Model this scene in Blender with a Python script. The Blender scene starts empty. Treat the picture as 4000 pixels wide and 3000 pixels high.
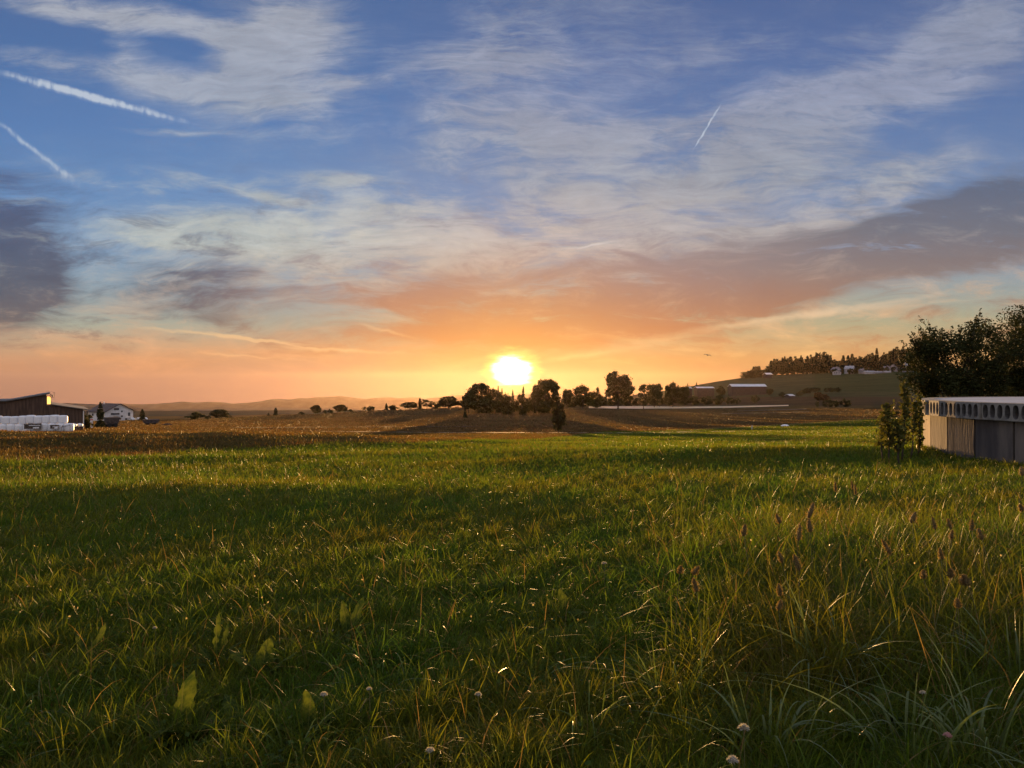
import bpy, math, random
import numpy as np
from mathutils import Vector

random.seed(7)
RNG = np.random.default_rng(7)
C = bpy.context.scene.collection
PI = math.pi
F = 3000.0          # focal length of the photograph in its own pixels (4000 x 3000)
EYE = 1.6

# ------------------------------------------------------------------ camera
cam_d = bpy.data.cameras.new('camera'); cam = bpy.data.objects.new('camera', cam_d); C.objects.link(cam)
cam.location = (0, 0, EYE); cam.rotation_euler = (math.radians(90), 0, 0)
cam_d.sensor_width = 36; cam_d.lens = 27.0; cam_d.clip_start = 0.05; cam_d.clip_end = 60000
sc = bpy.context.scene
sc.camera = cam
sc.view_settings.view_transform = 'Standard'; sc.view_settings.look = 'None'
sc.view_settings.exposure = 1.55; sc.view_settings.gamma = 1.0
sc.cycles.use_denoising = True
sc.cycles.max_bounces = 6; sc.cycles.diffuse_bounces = 3; sc.cycles.glossy_bounces = 2
sc.cycles.transmission_bounces = 4; sc.cycles.transparent_max_bounces = 8; sc.cycles.volume_bounces = 0
sc.cycles.sample_clamp_indirect = 3.0
sc.render.film_transparent = False

SUN_EL = math.radians(0.95)

def lin(r, g, b, k=1.0):
    o = []
    for c in (r, g, b):
        c = c / 255.0
        o.append(k * (c / 12.92 if c <= 0.04045 else ((c + 0.055) / 1.055) ** 2.4))
    return (o[0], o[1], o[2], 1.0)

# ------------------------------------------------------------------ node helper
class NT:
    def __init__(self, tree):
        self.t = tree; self.n = tree.nodes; self.l = tree.links
        for x in list(self.n): self.n.remove(x)
    def node(self, typ, **kw):
        nd = self.n.new(typ)
        for k, v in kw.items(): setattr(nd, k, v)
        return nd
    def put(self, sock, v):
        if isinstance(v, bpy.types.NodeSocket): self.l.new(v, sock)
        elif v is not None: sock.default_value = v
    def m(self, op, a, b=None, c=None, clamp=False):
        nd = self.node('ShaderNodeMath', operation=op, use_clamp=clamp)
        self.put(nd.inputs[0], a)
        if b is not None: self.put(nd.inputs[1], b)
        if c is not None: self.put(nd.inputs[2], c)
        return nd.outputs[0]
    def comb(self, x, y, z=0.0):
        nd = self.node('ShaderNodeCombineXYZ')
        for i, v in enumerate((x, y, z)): self.put(nd.inputs[i], v)
        return nd.outputs[0]
    def sep(self, v):
        nd = self.node('ShaderNodeSeparateXYZ'); self.put(nd.inputs[0], v); return nd.outputs
    def mapping(self, v, loc=(0,0,0), rot=(0,0,0), sca=(1,1,1), typ='POINT'):
        nd = self.node('ShaderNodeMapping', vector_type=typ); self.put(nd.inputs[0], v)
        nd.inputs['Location'].default_value = loc; nd.inputs['Rotation'].default_value = rot; nd.inputs['Scale'].default_value = sca
        return nd.outputs[0]
    def noise(self, v, scale=1.0, detail=4.0, rough=0.5, dist=0.0, color=False):
        nd = self.node('ShaderNodeTexNoise'); self.put(nd.inputs['Vector'], v)
        nd.inputs['Scale'].default_value = scale; nd.inputs['Detail'].default_value = detail
        nd.inputs['Roughness'].default_value = rough; nd.inputs['Distortion'].default_value = dist
        return nd.outputs['Color' if color else 'Fac']
    def mix(self, f, a, b, blend='MIX'):
        nd = self.node('ShaderNodeMix', data_type='RGBA', blend_type=blend)
        self.put(nd.inputs[0], f); self.put(nd.inputs[6], a); self.put(nd.inputs[7], b)
        return nd.outputs[2]
    def ramp(self, f, stops, interp='LINEAR'):
        nd = self.node('ShaderNodeValToRGB'); self.put(nd.inputs[0], f)
        cr = nd.color_ramp; cr.interpolation = interp
        while len(cr.elements) > 1: cr.elements.remove(cr.elements[-1])
        cr.elements[0].position = stops[0][0]; cr.elements[0].color = stops[0][1]
        for p, c in stops[1:]:
            e = cr.elements.new(p); e.color = c
        return nd.outputs[0]
    def smooth(self, v, lo, hi):
        nd = self.node('ShaderNodeMapRange', interpolation_type='SMOOTHSTEP'); self.put(nd.inputs[0], v)
        nd.inputs[1].default_value = lo; nd.inputs[2].default_value = hi
        return nd.outputs[0]

# ------------------------------------------------------------------ world: evening sky with cirrus
def build_world():
    w = bpy.data.worlds.new('World'); sc.world = w; w.use_nodes = True
    N = NT(w.node_tree)
    tc = N.node('ShaderNodeTexCoord')
    dx, dy, dz = N.sep(tc.outputs['Generated'])
    yy = N.m('MAXIMUM', dy, 0.22)
    U = N.m('DIVIDE', dx, yy); V = N.m('DIVIDE', dz, yy)
    uv = N.comb(U, V)
    # physical sky below everything
    sky = N.node('ShaderNodeTexSky', sky_type='NISHITA'); sky.sun_disc = False
    sky.sun_elevation = SUN_EL; sky.sun_rotation = 0.0; sky.altitude = 500; sky.air_density = 1.0; sky.dust_density = 2.0
    zc = N.m('MAXIMUM', dz, 0.01)
    N.put(sky.inputs[0], N.comb(dx, dy, zc))
    def px(y): return (1500 - y) / F
    def rp(stops):      # stops keyed by photograph row
        return [((px(y) + 0.05) / 0.75, lin(*c)) for y, c in sorted(stops, key=lambda s: -s[0])]
    vf = N.m('DIVIDE', N.m('ADD', V, 0.05), 0.75, clamp=True)
    base_l = N.ramp(vf, rp([(1620,(150,106,92)),(1540,(160,116,96)),(1485,(170,124,100)),(1400,(208,154,112)),(1340,(196,166,130)),(1270,(168,174,156)),(1120,(142,166,180)),(950,(122,158,194)),(760,(100,144,194)),(480,(80,126,184)),(200,(68,112,170)),(-300,(56,92,148))]))
    base_r = N.ramp(vf, rp([(1620,(160,106,70)),(1540,(166,114,66)),(1485,(176,122,70)),(1400,(216,158,90)),(1340,(208,172,118)),(1260,(176,172,136)),(1120,(152,164,164)),(950,(132,152,182)),(760,(110,140,184)),(480,(88,122,174)),(200,(76,108,164)),(-300,(58,86,140))]))
    base = N.mix(N.smooth(U, -0.35, 0.25), base_l, base_r)
    base = N.mix(0.12, base, lin(140, 140, 150))
    # pattern coordinates
    warp = N.noise(N.mapping(uv, sca=(1, 2.4, 1)), 2.6, 4, 0.55, color=True)
    wv = N.node('ShaderNodeVectorMath', operation='MULTIPLY_ADD'); N.put(wv.inputs[0], warp); wv.inputs[1].default_value = (0.20, 0.085, 0); 
    off = N.node('ShaderNodeVectorMath', operation='ADD'); N.put(off.inputs[0], uv); off.inputs[1].default_value = (-0.10, -0.0425, 0)
    N.put(wv.inputs[2], off.outputs[0]); W = wv.outputs[0]
    w2 = N.noise(uv, 45, 2, 0.5, color=True)
    wv2 = N.node('ShaderNodeVectorMath', operation='MULTIPLY_ADD'); N.put(wv2.inputs[0], w2); wv2.inputs[1].default_value = (0.008, 0.008, 0)
    off2 = N.node('ShaderNodeVectorMath', operation='ADD'); N.put(off2.inputs[0], uv); off2.inputs[1].default_value = (-0.004, -0.004, 0)
    N.put(wv2.inputs[2], off2.outputs[0]); W2 = wv2.outputs[0]
    flat3 = lambda v: v
    def stroke(v, cx, cy, a, b, ang):
        mp = N.mapping(v, loc=((cx-2000)/F, (1500-cy)/F, 0), rot=(0,0,math.radians(-ang)), sca=(a/F, b/F, 1), typ='TEXTURE')
        g = N.node('ShaderNodeTexGradient', gradient_type='SPHERICAL'); N.put(g.inputs[0], mp)
        return g.outputs['Fac']
    def layer(v, strokes):
        acc = None
        for (cx, cy, a, b, ang, amp) in strokes:
            s = stroke(v, cx, cy, a, b, ang)
            acc = N.m('MULTIPLY', s, amp) if acc is None else N.m('MULTIPLY_ADD', s, amp, acc)
        return acc
    flatW = N.mapping(W, sca=(1, 1, 0)); flatW2 = N.mapping(W2, sca=(1, 1, 0))
    # streaks: gnomonic, stretched; fanned by rotation growing to the right
    dzc = N.m('ADD', N.m('MAXIMUM', dz, 0.0), 0.16)
    plane = N.comb(N.m('DIVIDE', dx, dzc), N.m('DIVIDE', yy, dzc))
    n_pl = N.noise(N.mapping(plane, rot=(0,0,0.25), sca=(1.5, 0.55, 1)), 1.6, 6, 0.58, 0.5)
    n_st = N.noise(N.mapping(flatW, rot=(0,0,math.radians(-10)), sca=(1, 4.2, 1)), 4.0, 7, 0.62, 0.3)
    n_lo = N.noise(N.mapping(flatW, sca=(1, 3.5, 1)), 9.0, 6, 0.6, 0.2)
    n_big = N.noise(N.mapping(flatW, loc=(3.3, 1.7, 0), sca=(1, 1.8, 1)), 3.2, 4, 0.5)
    light = layer(flatW, LIGHT)
    n_fine = N.noise(N.mapping(flatW, rot=(0,0,math.radians(-6)), sca=(1, 5.0, 1)), 15.0, 9, 0.70, 0.3)
    n_puf = N.noise(N.mapping(flatW, loc=(1.1, 4.2, 0), sca=(1, 1.5, 1)), 7.0, 8, 0.6, 0.4)
    tex = N.m('ADD', N.m('ADD', N.m('MULTIPLY', n_st, 0.34), N.m('MULTIPLY', n_pl, 0.26)), N.m('ADD', N.m('MULTIPLY', n_fine, 0.22), N.m('MULTIPLY', n_puf, 0.18)))
    dens = N.m('MULTIPLY', light, N.m('ADD', N.m('MULTIPLY', N.m('SUBTRACT', tex, 0.5), 6.5), 0.80))
    dens = N.m('ADD', dens, N.m('ADD', N.m('MULTIPLY', N.m('SUBTRACT', n_big, 0.50), 0.9), N.m('MULTIPLY', N.m('SUBTRACT', tex, 0.5), 1.6)))
    dens = N.smooth(dens, -0.08, 1.25)
    ccol_l = N.ramp(vf, rp([(1620,(226,160,120)),(1480,(196,138,102)),(1380,(226,164,116)),(1280,(212,172,140)),(1120,(200,186,170)),(950,(190,194,184)),(700,(182,188,186)),(350,(172,178,190)),(0,(176,178,184)),(-300,(130,135,150))]))
    ccol_r = N.ramp(vf, rp([(1620,(240,175,110)),(1480,(210,158,98)),(1380,(240,190,122)),(1280,(226,180,134)),(1120,(208,176,150)),(950,(190,178,170)),(700,(168,170,174)),(350,(152,158,178)),(0,(150,156,172)),(-300,(120,128,148))]))
    ccol = N.mix(N.smooth(U, -0.4, 0.1), ccol_l, ccol_r)
    vary = N.m('ADD', N.m('ADD', N.m('MULTIPLY', n_puf, 0.75), N.m('MULTIPLY', n_fine, 0.75)), 0.25)
    ccol = N.mix(1.0, ccol, N.comb(vary, vary, vary), 'MULTIPLY')
    col = N.mix(N.m('MULTIPLY', dens, 0.78), base, ccol)
    # broad thin veil low on the horizon, streaky
    veil = N.m('MULTIPLY', N.smooth(n_lo, 0.46, 0.66), N.m('MULTIPLY', N.smooth(V, 0.0, 0.03), N.m('SUBTRACT', 1.0, N.smooth(V, 0.10, 0.24))))
    col = N.mix(N.m('MULTIPLY', veil, 0.42), col, ccol)
    # dark bank
    dark = layer(flatW, DARK)
    n_dk = N.noise(N.mapping(flatW, loc=(5.1, 0.4, 0), rot=(0,0,math.radians(-13)), sca=(0.8, 5.5, 1)), 6.0, 9, 0.66, 0.25)
    dkt = N.m('ADD', N.m('MULTIPLY', N.m('SUBTRACT', tex, 0.5), 3.6), N.m('MULTIPLY', N.m('SUBTRACT', n_dk, 0.5), 3.6))
    dd = N.m('MULTIPLY', dark, N.m('ADD', dkt, 0.92))
    dd = N.smooth(dd, 0.05, 1.45)
    dl = N.ramp(vf, rp([(1620,(190,125,95)),(1400,(170,120,100)),(1250,(98,92,100)),(1100,(78,86,106)),(850,(76,88,118)),(600,(78,96,138)),(-300,(70,85,120))]))
    dr = N.ramp(vf, rp([(1620,(215,140,80)),(1420,(205,136,84)),(1300,(184,122,86)),(1180,(160,118,98)),(1050,(134,118,116)),(900,(112,112,122)),(750,(98,106,126)),(-300,(80,90,120))]))
    dm = N.ramp(vf, rp([(1620,(225,150,80)),(1420,(210,140,86)),(1300,(190,124,86)),(1180,(168,120,102)),(1050,(150,128,128)),(900,(140,138,148)),(-300,(100,110,135))]))
    ctr = N.m('MULTIPLY', N.smooth(U, -0.45, -0.15), N.m('SUBTRACT', 1.0, N.smooth(U, 0.12, 0.5)))
    dcol = N.mix(ctr, N.mix(N.smooth(U, -0.25, 0.15), dl, dr), dm)
    col = N.mix(N.m('MULTIPLY', dd, 0.9), col, dcol)
    # fibres of cloud in the middle sky, lit on one side and grey on the other
    mid = N.m('MULTIPLY', N.smooth(V, 0.01, 0.06), N.m('SUBTRACT', 1.0, N.smooth(V, 0.18, 0.34)))
    n_fib = N.noise(N.mapping(flatW, loc=(7.7, 2.2, 0), rot=(0,0,math.radians(-4)), sca=(1, 3.6, 1)), 9.0, 9, 0.68, 0.35)
    col = N.mix(N.m('MULTIPLY', N.m('MULTIPLY', N.smooth(n_fib, 0.50, 0.72), N.m('MULTIPLY', mid, N.m('SUBTRACT', 1.0, N.m('MULTIPLY', dd, 0.55)))), 0.75), col, ccol)
    col = N.mix(N.m('MULTIPLY', N.m('MULTIPLY', N.m('SUBTRACT', 1.0, N.smooth(n_fib, 0.32, 0.52)), mid), 0.62), col, dcol)
    # crisp lit edges under the bank and condensation trails
    trails = layer(flatW2, TRAILS)
    tn = N.noise(N.mapping(uv, rot=(0,0,math.radians(15)), sca=(1, 0.35, 1)), 120, 2, 0.5)
    tr = N.smooth(N.m('MULTIPLY', trails, N.m('ADD', N.m('MULTIPLY', tn, 2.2), -0.2)), 0.0, 1.35)
    tcol = N.ramp(vf, rp([(1500,(250,190,120)),(1300,(236,196,146)),(1000,(214,212,204)),(600,(196,208,222)),(0,(196,204,216))]))
    col = N.mix(N.m('MULTIPLY', tr, 0.85), col, tcol)
    edges = layer(N.mapping(W2, sca=(1,1,0)), EDGES)
    er = N.smooth(N.m('MULTIPLY', edges, N.m('ADD', N.m('MULTIPLY', n_lo, 2.0), -0.2)), 0.05, 0.9)
    col = N.mix(N.m('MULTIPLY', er, 0.7), col, tcol)
    # warm light round the sun
    sunx, suny = 0.0, math.tan(SUN_EL)
    vs = N.comb(N.m('SUBTRACT', U, sunx), N.m('MULTIPLY', N.m('SUBTRACT', V, suny), 1.25))
    ln = N.node('ShaderNodeVectorMath', operation='LENGTH'); N.put(ln.inputs[0], vs); r = ln.outputs['Value']
    rw = N.m('ADD', r, N.m('MULTIPLY', N.m('SUBTRACT', n_lo, 0.5), 0.05))
    g1 = N.m('POWER', N.m('SUBTRACT', 1.0, N.m('DIVIDE', rw, 0.33), clamp=True), 2.4)
    col = N.mix(N.m('MULTIPLY', N.m('MULTIPLY', g1, 0.34), N.m('ADD', 0.25, N.m('MULTIPLY', N.smooth(V, 0.003, 0.045), 0.75))), col, lin(255, 190, 80, 1.0))
    rr = N.m('ADD', r, N.m('MULTIPLY', N.m('SUBTRACT', N.noise(N.mapping(uv, sca=(1, 4, 1)), 22, 4, 0.6), 0.5), 0.035))
    g2 = N.m('SUBTRACT', 1.0, N.smooth(rr, 0.018, 0.044))
    col = N.mix(g2, col, (1.15, 0.92, 0.22, 1))
    g3 = N.m('SUBTRACT', 1.0, N.smooth(rr, 0.012, 0.030))
    col = N.mix(g3, col, (3.0, 2.8, 2.3, 1))
    # unseen sky behind and overhead, brightened as added fill light; dark ground below
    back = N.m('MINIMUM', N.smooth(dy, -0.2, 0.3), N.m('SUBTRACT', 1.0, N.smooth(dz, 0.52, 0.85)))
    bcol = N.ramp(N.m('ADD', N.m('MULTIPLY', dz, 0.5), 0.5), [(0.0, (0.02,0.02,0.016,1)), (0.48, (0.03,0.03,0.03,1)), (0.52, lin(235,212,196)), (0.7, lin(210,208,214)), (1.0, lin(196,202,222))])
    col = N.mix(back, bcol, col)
    # brightness is the painted cloud layer over the physical sky
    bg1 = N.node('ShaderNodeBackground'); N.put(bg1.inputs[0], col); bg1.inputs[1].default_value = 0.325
    bg2 = N.node('ShaderNodeBackground'); N.put(bg2.inputs[0], sky.outputs[0]); bg2.inputs[1].default_value = 0.002
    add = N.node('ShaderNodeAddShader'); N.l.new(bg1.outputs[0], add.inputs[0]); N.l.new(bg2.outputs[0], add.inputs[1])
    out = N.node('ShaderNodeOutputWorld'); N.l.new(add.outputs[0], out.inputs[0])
    w.cycles.sampling_method = 'MANUAL'; w.cycles.sample_map_resolution = 512

LIGHT = [  # centre x, centre y, half length, half width, tilt, weight (photograph rows/columns of the cloud's direction)
 (560,60,620,85,11,2.0),(1120,120,360,300,25,1.5),(1130,420,360,210,12,1.3),(1000,250,240,180,30,.8),(640,300,700,95,9,1.1),
 (150,235,380,80,3,.8),(540,165,140,70,40,.8),(1390,340,190,46,0,1.3),(1960,130,330,300,-20,1.0),(1850,330,560,240,-5,.9),(2000,540,640,150,0,1.0),
 (2600,620,1700,640,-9,.75),(2550,520,760,200,-10,.5),(3150,420,800,210,-16,.9),(3650,260,560,230,-20,1.0),(3900,60,420,260,-10,.9),(2300,120,700,300,-10,.6),(1550,200,420,160,10,.45),(2900,140,420,130,-14,.6),(3350,120,300,60,-20,.3),(2850,720,1100,170,-6,.6),
 (2450,760,700,80,-6,.7),(3480,700,480,120,-16,.9),(3200,880,700,110,-13,.8),(800,930,620,130,3,1.7),(640,975,330,24,4,.9),
 (1300,1010,760,180,-3,1.0),(1310,705,260,50,4,1.2),(850,735,460,40,13,1.0),(1420,800,520,130,0,.8),(1950,990,1200,260,-3,1.0),
 (2700,980,560,110,-8,.7),(1400,1370,1000,70,4,1.0),(500,1400,800,60,3,.9),(1250,1160,600,110,3,.7),(320,700,220,55,35,.4),(700,490,320,22,2,.8),(300,1310,500,40,3,.7)]
DARK = [(20,830,360,300,12,1.5),(0,1100,400,260,4,2.8),(180,1150,230,90,0,.9),(880,1110,560,140,4,1.3),(600,1180,520,90,5,.7),(1500,1200,520,120,4,.7),
 (4000,830,850,240,-14,3.0),(3300,1015,1100,180,-13,2.0),(2720,1130,900,220,-9,1.6),(2150,1180,700,230,-3,1.4),(1750,1230,640,180,10,1.1),(1350,1310,620,90,8,.8),(2350,1290,520,90,-10,.9),(1650,1120,300,60,-8,.7),(2300,1040,240,34,-18,.8),(2500,1010,160,20,16,.7)]
TRAILS = [(350,372,500,18,14.9,1.6),(340,382,470,18,14.9,.9),(90,552,260,15,37,.9),(235,668,160,30,38,.6),(2765,490,118,6,-59,1.6),(2720,560,60,4,-59,.8)]
EDGES = [(3050,1245,950,24,-8.5,1.0),(2350,1375,460,24,-9,.9),(3700,1180,640,18,-6,.5),(860,1310,460,10,6,1.2),(1000,1325,280,7,9,1.0),(1000,1395,340,10,4,.9),(1350,1370,380,12,3,.9),(2300,960,200,8,-8,.8),(1950,1390,300,26,-12,.7),(1500,1290,200,12,14,.8)]
build_world()

# ------------------------------------------------------------------ sun
sd = bpy.data.lights.new('sun', 'SUN'); so = bpy.data.objects.new('sun', sd); C.objects.link(so)
sd.energy = 5.0; sd.angle = math.radians(0.6); sd.color = (1.0, 0.55, 0.19)
so.rotation_euler = Vector((0, math.cos(SUN_EL), math.sin(SUN_EL))).to_track_quat('Z', 'Y').to_euler()
so.location = (0, 100, 30)

# ------------------------------------------------------------------ terrain
XC = np.array([-2500, 0, 600, 1000, 1500, 1800, 2000, 2500, 2800, 3000, 3300, 3500, 4000, 6500], float)
DR = np.array([0.5, 6, 12, 20, 30, 50, 80, 115, 160, 220, 300, 400, 550, 700, 900, 1150, 1500, 2300, 8500], float)
YT = {  # photograph row of the ground at each distance (50 m on), per column
 -2500:[1712,1695,1684,1670,1658,1648,1642,1640,1650,1660,1640,1620,1600,1607],
 0:    [1715,1697,1685,1671,1659,1650,1644,1652,1662,1668,1650,1625,1602,1607],
 600:  [1713,1697,1687,1673,1659,1648,1640,1650,1660,1664,1650,1625,1602,1607],
 1000: [1712,1697,1688,1672,1656,1640,1625,1634,1645,1650,1640,1620,1600,1607],
 1500: [1712,1697,1688,1671,1650,1622,1600,1608,1620,1630,1625,1610,1600,1607],
 1800: [1712,1697,1689,1671,1650,1618,1594,1586,1592,1600,1600,1600,1600,1607],
 2000: [1711,1697,1689,1671,1650,1620,1598,1586,1582,1585,1585,1590,1595,1604],
 2500: [1710,1697,1690,1672,1650,1624,1601,1586,1573,1560,1545,1540,1550,1603],
 2800: [1707,1694,1686,1669,1647,1624,1602,1584,1568,1535,1484,1500,1535,1603],
 3000: [1705,1690,1680,1663,1643,1622,1603,1582,1562,1525,1461,1470,1530,1603],
 3300: [1700,1684,1670,1654,1636,1618,1600,1578,1552,1510,1448,1455,1520,1603],
 3500: [1696,1676,1658,1642,1626,1610,1594,1572,1545,1500,1440,1450,1520,1603],
 4000: [1694,1672,1652,1636,1620,1606,1592,1570,1540,1492,1432,1440,1515,1603],
 6500: [1694,1672,1652,1636,1620,1606,1592,1570,1540,1492,1432,1440,1515,1603]}
ZN = np.zeros((len(XC), len(DR)))
for i, x in enumerate(XC):
    ZN[i, :5] = [0, 0, -0.03, -0.26, -0.8]
    ZN[i, 5:] = [EYE - (y - 1500) / F * d for y, d in zip(YT[int(x)], DR[5:])]
_GX = np.linspace(XC[0], XC[-1], 361); _GL = np.linspace(math.log(0.5), math.log(8500), 420)
_G = np.zeros((361, 420))
_tmp = np.array([np.interp(_GL, np.log(DR), ZN[i]) for i in range(len(XC))])
for j in range(420): _G[:, j] = np.interp(_GX, XC, _tmp[:, j])
def _sm(a, k, axis):
    w = np.hanning(2*k+3)[1:-1]; w /= w.sum()
    p = [(0,0),(0,0)]; p[axis] = (k,k); b = np.pad(a, p, 'edge')
    return sum(wi * np.take(b, range(i, i+a.shape[axis]), axis) for i, wi in enumerate(w))
_G = _sm(_sm(_G, 5, 0), 7, 1)
RIDGES = [  # swells added to cast shadow bands on the meadow: distance, half width, height, X centre, X half span
 (20.5, 2.2, 0.20, 9.0, 9.0), (29.0, 5.0, 0.55, -19.0, 18.0), (11.4, 0.9, 0.10, -6.5, 6.0)]
def height(X, Y):
    X = np.asarray(X, float); Y = np.asarray(Y, float)
    D = np.maximum(Y, 0.5)
    px = np.clip(2000 + F * X / np.maximum(D, 4.0), XC[0], XC[-1])
    fi = (px - _GX[0]) / (_GX[1] - _GX[0]); fj = np.clip((np.log(D) - _GL[0]) / (_GL[1] - _GL[0]), 0, 418.999)
    i = np.clip(fi.astype(int), 0, 359); j = fj.astype(int); a = fi - i; b = fj - j
    z = (_G[i, j]*(1-a)*(1-b) + _G[i+1, j]*a*(1-b) + _G[i, j+1]*(1-a)*b + _G[i+1, j+1]*a*b)
    z = z + 0.03*np.sin(X*0.9+1.3*np.sin(Y*0.5))*np.cos(Y*0.7+0.4*X)*np.clip(D/6, 0, 1)
    z = z + 0.0006*D*np.sin(X*13/D*3+Y*0.02)*np.sin(np.log(D)*11+X/D*4)
    for (d0, s, h, xc, xs) in RIDGES:
        z = z + h*np.exp(-((Y-d0)/s)**2)*np.exp(-((X-xc)/xs)**4)
    return z
def hz(x, y): return float(height(x, y))
def P(px, D):                       # ground point below a photograph column at a distance
    X = (px-2000)/F*D; return X, D, hz(X, D)
def at(px, y, lo, hi):              # distance at which the ground shows in a photograph row
    Ds = np.geomspace(lo, hi, 500); X = (px-2000)/F*Ds
    yp = 1500 + (EYE - height(X, Ds))/Ds*F
    return float(Ds[int(np.argmin(np.abs(yp - y)))])

def np_mesh(name, V, Q, mat, parent=None, col=None, smooth=False, tri=False):
    me = bpy.data.meshes.new(name); V = np.asarray(V, np.float32); Q = np.asarray(Q, np.int32); k = Q.shape[1]
    me.vertices.add(len(V)); me.vertices.foreach_set('co', V.ravel())
    me.loops.add(Q.size); me.loops.foreach_set('vertex_index', Q.ravel())
    me.polygons.add(len(Q)); me.polygons.foreach_set('loop_start', np.arange(0, Q.size, k, dtype=np.int32))
    me.polygons.foreach_set('loop_total', np.full(len(Q), k, np.int32))
    if smooth: me.polygons.foreach_set('use_smooth', np.ones(len(Q), bool))
    me.update(calc_edges=True)
    if col is not None:
        at_ = me.color_attributes.new('tint', 'FLOAT_COLOR', 'POINT')
        c4 = np.ones((len(V), 4), np.float32); c4[:, :3] = col; at_.data.foreach_set('color', c4.ravel())
    if mat: me.materials.append(mat)
    o = bpy.data.objects.new(name, me); C.objects.link(o)
    if parent: o.parent = parent
    return o
def tag(o, label=None, cat=None, group=None, kind=None):
    if label: o['label'] = label
    if cat: o['category'] = cat
    if group: o['group'] = group
    if kind: o['kind'] = kind
    return o
def thing(name, loc, label, cat, group=None, rz=0.0):
    o = bpy.data.objects.new(name, None); C.objects.link(o); o.location = loc; o.rotation_euler = (0, 0, rz)
    o.empty_display_size = 0.3
    return tag(o, label, cat, group)

# ------------------------------------------------------------------ materials
def mat_new(name):
    m = bpy.data.materials.new(name); m.use_nodes = True
    return m, NT(m.node_tree)
def mat_simple(name, col, rough=0.8, metal=0.0, var=0.25, scale=3.0, bump=0.0, spec=0.3, stretch=(1,1,1), col2=None):
    m, N = mat_new(name); tc = N.node('ShaderNodeTexCoord')
    v = N.mapping(tc.outputs['Object'], sca=stretch)
    n = N.noise(v, scale, 6, 0.6)
    c2 = col2 if col2 else tuple(max(0, c*(1-var*1.6)) for c in col)
    c1 = tuple(min(1, c*(1+var)) for c in col)
    cc = N.mix(N.smooth(n, 0.3, 0.7), (*c2[:3], 1), (*c1[:3], 1))
    b = N.node('ShaderNodeBsdfPrincipled'); N.put(b.inputs['Base Color'], cc)
    b.inputs['Roughness'].default_value = rough; b.inputs['Metallic'].default_value = metal
    b.inputs['Specular IOR Level'].default_value = spec
    if bump:
        bp = N.node('ShaderNodeBump'); bp.inputs['Strength'].default_value = bump; bp.inputs['Distance'].default_value = 0.02
        N.put(bp.inputs['Height'], N.noise(v, scale*6, 5, 0.6)); N.l.new(bp.outputs[0], b.inputs['Normal'])
    o = N.node('ShaderNodeOutputMaterial'); N.l.new(b.outputs[0], o.inputs[0])
    return m
def mat_leaf(name, transl=0.5, rough=0.45, spec=0.35, attr=True, col=(0.06,0.08,0.02), var=0.4, scale=1.5):
    m, N = mat_new(name)
    if attr:
        a = N.node('ShaderNodeAttribute', attribute_name='tint'); cc = a.outputs['Color']
    else:
        tc = N.node('ShaderNodeTexCoord'); n = N.noise(tc.outputs['Object'], scale, 4, 0.6)
        cc = N.mix(N.smooth(n, 0.3, 0.7), (*[c*(1-var) for c in col], 1), (*[c*(1+var) for c in col], 1))
    b = N.node('ShaderNodeBsdfPrincipled'); N.put(b.inputs['Base Color'], cc); b.inputs['Roughness'].default_value = rough
    b.inputs['Specular IOR Level'].default_value = spec
    t = N.node('ShaderNodeBsdfTranslucent'); N.put(t.inputs[0], N.mix(1.0, cc, (1.0, 0.95, 0.45, 1), 'MULTIPLY'))
    mx = N.node('ShaderNodeMixShader'); mx.inputs[0].default_value = transl
    N.l.new(b.outputs[0], mx.inputs[1]); N.l.new(t.outputs[0], mx.inputs[2])
    o = N.node('ShaderNodeOutputMaterial'); N.l.new(mx.outputs[0], o.inputs[0])
    return m

M = {}
M['grass'] = mat_leaf('grass_blades', 0.58, 0.5, 0.18)
M['dock'] = mat_leaf('dock_leaf', 0.55, 0.5, 0.3, attr=False, col=(0.060,0.075,0.010), var=0.3, scale=14)
def dock_mat():
    m, N = mat_new('dock_leaf'); tc = N.node('ShaderNodeTexCoord'); x, y, z = N.sep(tc.outputs['Object'])
    n = N.noise(tc.outputs['Object'], 22, 5, 0.65)
    ax = N.m('ABSOLUTE', x)
    side = N.m('SINE', N.m('MULTIPLY', N.m('SUBTRACT', z, N.m('MULTIPLY', ax, 0.8)), 330))
    vein = N.m('MAXIMUM', N.m('SUBTRACT', 1.0, N.smooth(ax, 0.0008, 0.0035)), N.m('MULTIPLY', N.smooth(side, 0.86, 0.99), 0.5))
    c = N.mix(N.smooth(n, 0.35, 0.65), (0.022, 0.042, 0.006, 1), (0.075, 0.095, 0.010, 1))
    c = N.mix(N.smooth(N.noise(tc.outputs['Object'], 60, 3, 0.6), 0.66, 0.74), c, (0.05, 0.022, 0.008, 1))
    c = N.mix(vein, c, (0.075, 0.085, 0.018, 1))
    b = N.node('ShaderNodeBsdfPrincipled'); N.put(b.inputs['Base Color'], c); b.inputs['Roughness'].default_value = 0.7; b.inputs['Specular IOR Level'].default_value = 0.08
    t = N.node('ShaderNodeBsdfTranslucent'); N.put(t.inputs[0], c)
    mx = N.node('ShaderNodeMixShader'); mx.inputs[0].default_value = 0.4; N.l.new(b.outputs[0], mx.inputs[1]); N.l.new(t.outputs[0], mx.inputs[2])
    o = N.node('ShaderNodeOutputMaterial'); N.l.new(mx.outputs[0], o.inputs[0]); return m
M['dock'] = dock_mat()
M['broad_blade'] = mat_leaf('broad_grass_blades', 0.35, 0.42, 0.35)
M['oak'] = mat_leaf('oak_leaves', 0.35, 0.6, 0.2, attr=False, col=(0.050,0.050,0.014), var=0.5, scale=0.5)
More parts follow.
